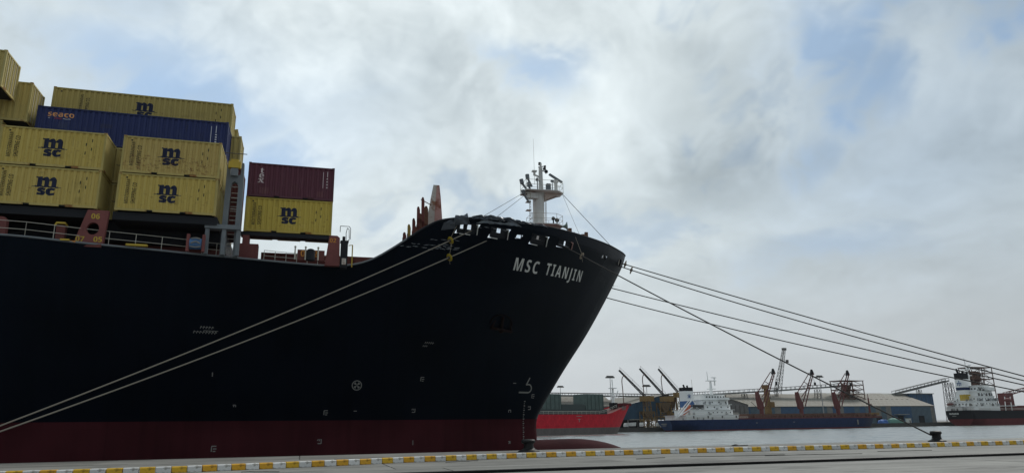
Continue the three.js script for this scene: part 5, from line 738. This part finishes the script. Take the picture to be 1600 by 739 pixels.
// ---- harbour cranes and masts ashore
{
  const o = bank('lattice_crane', 'tall thin lattice crane boom standing above the warehouse roof', 'crane', 172, 80, FY); addMesh('boom', B().lattice([0, 26, 0], [12.5, 63, 0], 4.4, 1.8, 13, 0.2).geo(), fm.steel, o); addMesh('boom_head', B().box(11, 14.6, 62.6, 64.6, -1, 1).box(13.5, 16, 52, 54.5, -0.5, 0.5).geo(), fm.steel, o); addMesh('base', B().box(-6, 8, 0, 8, -5, 5).geo(), fm.ochre, o); addMesh('pylon', B().lattice([-2, 8, 0], [-1, 30, 0], 3, 1.6, 6, 0.2).bar([-1, 30, 0], [11, 62, 0], 0.08, 4).geo(), fm.steel, o);
  const y = bank('harbour_crane', 'ochre yellow harbour crane between the first two red deck cranes', 'crane', 106, 26, FY); addMesh('column', B().plate([[1.6, 0], [7, 0], [6.2, 15], [5.0, 27], [3.4, 27], [3.0, 14]], -1.5, 1.5).geo(), fm.ochre, y); addMesh('cab', B().box(5.5, 10, 13, 17, -1.5, 1.5).geo(), fm.ochre, y); addMesh('head', B().box(1.5, 6.2, 26.5, 29.4, -1.4, 1.4).geo(), fm.ochre, y); addMesh('base', B().box(-4, 10, 0, 5, -4, 4).geo(), fm.brown, y); addMesh('stay', B().bar([1, 8, 0], [-11, 17, 0], 0.2, 4).geo(), fm.steel, y);
  const names = ['leftmost of three grey loading booms, nearest the red bow', 'middle one of three grey loading booms above the blue gable', 'rightmost of three grey loading booms, beside the funnel'];
  [[-12, 41.7, 8, 24], [7, 43.3, 27, 24], [25, 43.6, 41, 27]].forEach(([sx, y1, s1, y0], i) => {
    const c = bank('loading_boom', names[i], 'crane', s1, 34 + i * 3, FY, 'grey loading booms'), X = sx - s1, Y1 = y1 - FY, Y0b = y0 - FY;
    addMesh('boom', B().lattice([0, Y0b, 0], [X, Y1, 0], 1.25, 0.7, 12, 0.2).geo(), fm.boomDark, c); addMesh('walkway', B().rail([[0, Y0b + 1.4, 1], [X * 0.5, (Y0b + Y1) / 2 + 1.2, 1], [X, Y1 + 0.6, 1]], 1.5, null, 0.06).geo(), fm.boomDark, c);
    addMesh('tower', B().lattice([2, 0, 0], [1, Y0b, 0], 4.5, 3.5, 5, 0.28).box(-3, 6, Y0b - 3.5, Y0b, -2.5, 2.5).geo(), fm.ochre, c); addMesh('hanging_pipe', B().tube([[X + 4.5, Y1 - 4.4, 1], [X + 2.4, Y1 - 4.2, 1], [X + 1.3, Y1 - 6.4, 1], [X + 1.5, Y1 - 14, 1], [X + 1.9, Y1 - 26, 1]], 0.3, 6, 30).geo(), fm.brown, c);
  });
  const lamp = (s, k, h, label) => { const l = bank('floodlight_mast', label, 'lamp post', s, k, FY, 'floodlight masts ashore'); addMesh('mast', B().bar([0, 0, 0], [0, h - FY, 0], 0.42, 8, 0.2).geo(), fm.lampGrey, l); addMesh('lamp_head', B().box(-3.2, 3.2, h - FY - 0.3, h - FY + 0.5, -1, 1).box(-2.6, 2.6, h - FY + 0.5, h - FY + 1.3, -0.6, 0.6).geo(), fm.steel, l); };
  lamp(169.5, 30, 39, 'floodlight mast between the second and third red deck cranes'); lamp(-16, 40, 37, 'floodlight mast beside the white mast of the red ship'); lamp(34, 70, 33, 'floodlight mast between the middle and right grey booms'); lamp(27, 200, 39.5, 'short floodlight mast seen above the flat conveyor at left');
  // grab hoppers and quay clutter left of the blue ship
  const hop = (s, k, y0, w, h, label) => { const g = bank('hopper', label, 'hopper', s, k, FY, 'grab hoppers on the far quay'); addMesh('bin', B().plate([[0, h], [w, h], [w * 0.66, h * 0.62], [w * 0.34, h * 0.62]], -w / 2, 0).geo(), fm.rustBin, g); const b = B(); for (const x of [0.4, w - 0.4]) for (const z of [-0.3, -w / 2 + 0.3]) b.bar([x, 0, z], [x, h, z], 0.35, 4); b.bar([0.4, 0, -0.3], [w - 0.4, h * 0.6, -0.3], 0.25, 4).bar([w - 0.4, 0, -0.3], [0.4, h * 0.6, -0.3], 0.25, 4).box(0, w, h * 0.4, h * 0.45, -w / 2, 0); for (const y of [0.2, 0.4, 0.6]) b.bar([0.4, h * y, -0.3], [w - 0.4, h * y, -0.3], 0.22, 4); b.bar([w + 1, 0, -1], [w + 1, h * 0.7, -1], 0.3, 4).bar([-1, h * 0.5, -1], [w + 1, h * 0.55, -1], 0.25, 4); b.build('legs', fm.ochre, g); };
  hop(20, 34, 0, 10, 17, 'large ochre hopper in front of the blue gable'); hop(3, 30, 0, 10, 11, 'small ochre hopper left of the large one'); hop(36, 44, 0, 6, 22, 'tall brown hopper just left of the funnel');
  const truck = (s, k, label, turn, m) => { const t = bank('tipper_truck', label, 'truck', s, k, FY, 'trucks on the far quay'); t.rotation.y += turn; addMesh('cab', B().plate([[0, 0.8], [2.2, 0.8], [2.2, 3.3], [0.7, 3.3], [0, 2.1]], -1.2, 1.2).geo(), M.white, t); addMesh('tipper_body', B().plate([[2.5, 1.2], [8.2, 1.2], [8.6, 3.5], [2.4, 3.2]], -1.25, 1.25).geo(), m, t); const w = B(); for (const x of [1.1, 5.6, 7.1]) for (const z of [-1.1, 1.1]) { const g = new THREE.CylinderGeometry(0.5, 0.5, 0.4, 12); g.rotateX(Math.PI / 2); g.translate(x, 0.5, z); w.add(g); } w.stuff().build('wheels', M.iron, t); };
  truck(-16, 24.5, 'white truck nearest the red bow', 0, M.white); truck(-2, 25.5, 'white truck facing out between the red bow and the hoppers', 0.9, M.white); truck(10, 24.5, 'pale truck right beside the stern of the blue ship', 0, M.paleSteel);
  for (const [s, w, h, m, l] of [[232, 10, 3.2, fm.tarpB, 'blue tarpaulin heap on the far quay'], [246, 16, 3.8, fm.tarpG, 'green tarpaulin heap beside the dark ship\'s stern']]) { const t = bank('tarpaulin_heap', l, 'heap', s, 30, FY), g = new THREE.SphereGeometry(1, 18, 10, 0, 2 * Math.PI, 0, Math.PI / 2), p = g.attributes.position; for (let i = 0; i < p.count; i++) { const n = 0.8 + 0.45 * vnoise(p.getX(i) * 3 + s, p.getZ(i) * 3, 0, 0, 3); p.setXYZ(i, p.getX(i) * w / 2 * n, p.getY(i) * h * n, p.getZ(i) * 4 * n); } g.computeVertexNormals(); addMesh('cover', metreUV(g.toNonIndexed()), m, t); }
  const sk = bank('site_hut', 'small white hut on the far quay by the dark stern', 'hut', 256, 25, FY); addMesh('wall', B().box(0, 3, 0, 3.6, -3, 0).geo(), M.white, sk); addMesh('roof', B().box(-0.3, 3.3, 3.6, 3.9, -3.3, 0.3).geo(), fm.roofG, sk); addMesh('door', B().box(0.9, 1.9, 0.05, 2.2, 0, 0.08).geo(), fm.shipDark, sk);
}

renderer.render(scene, camera);
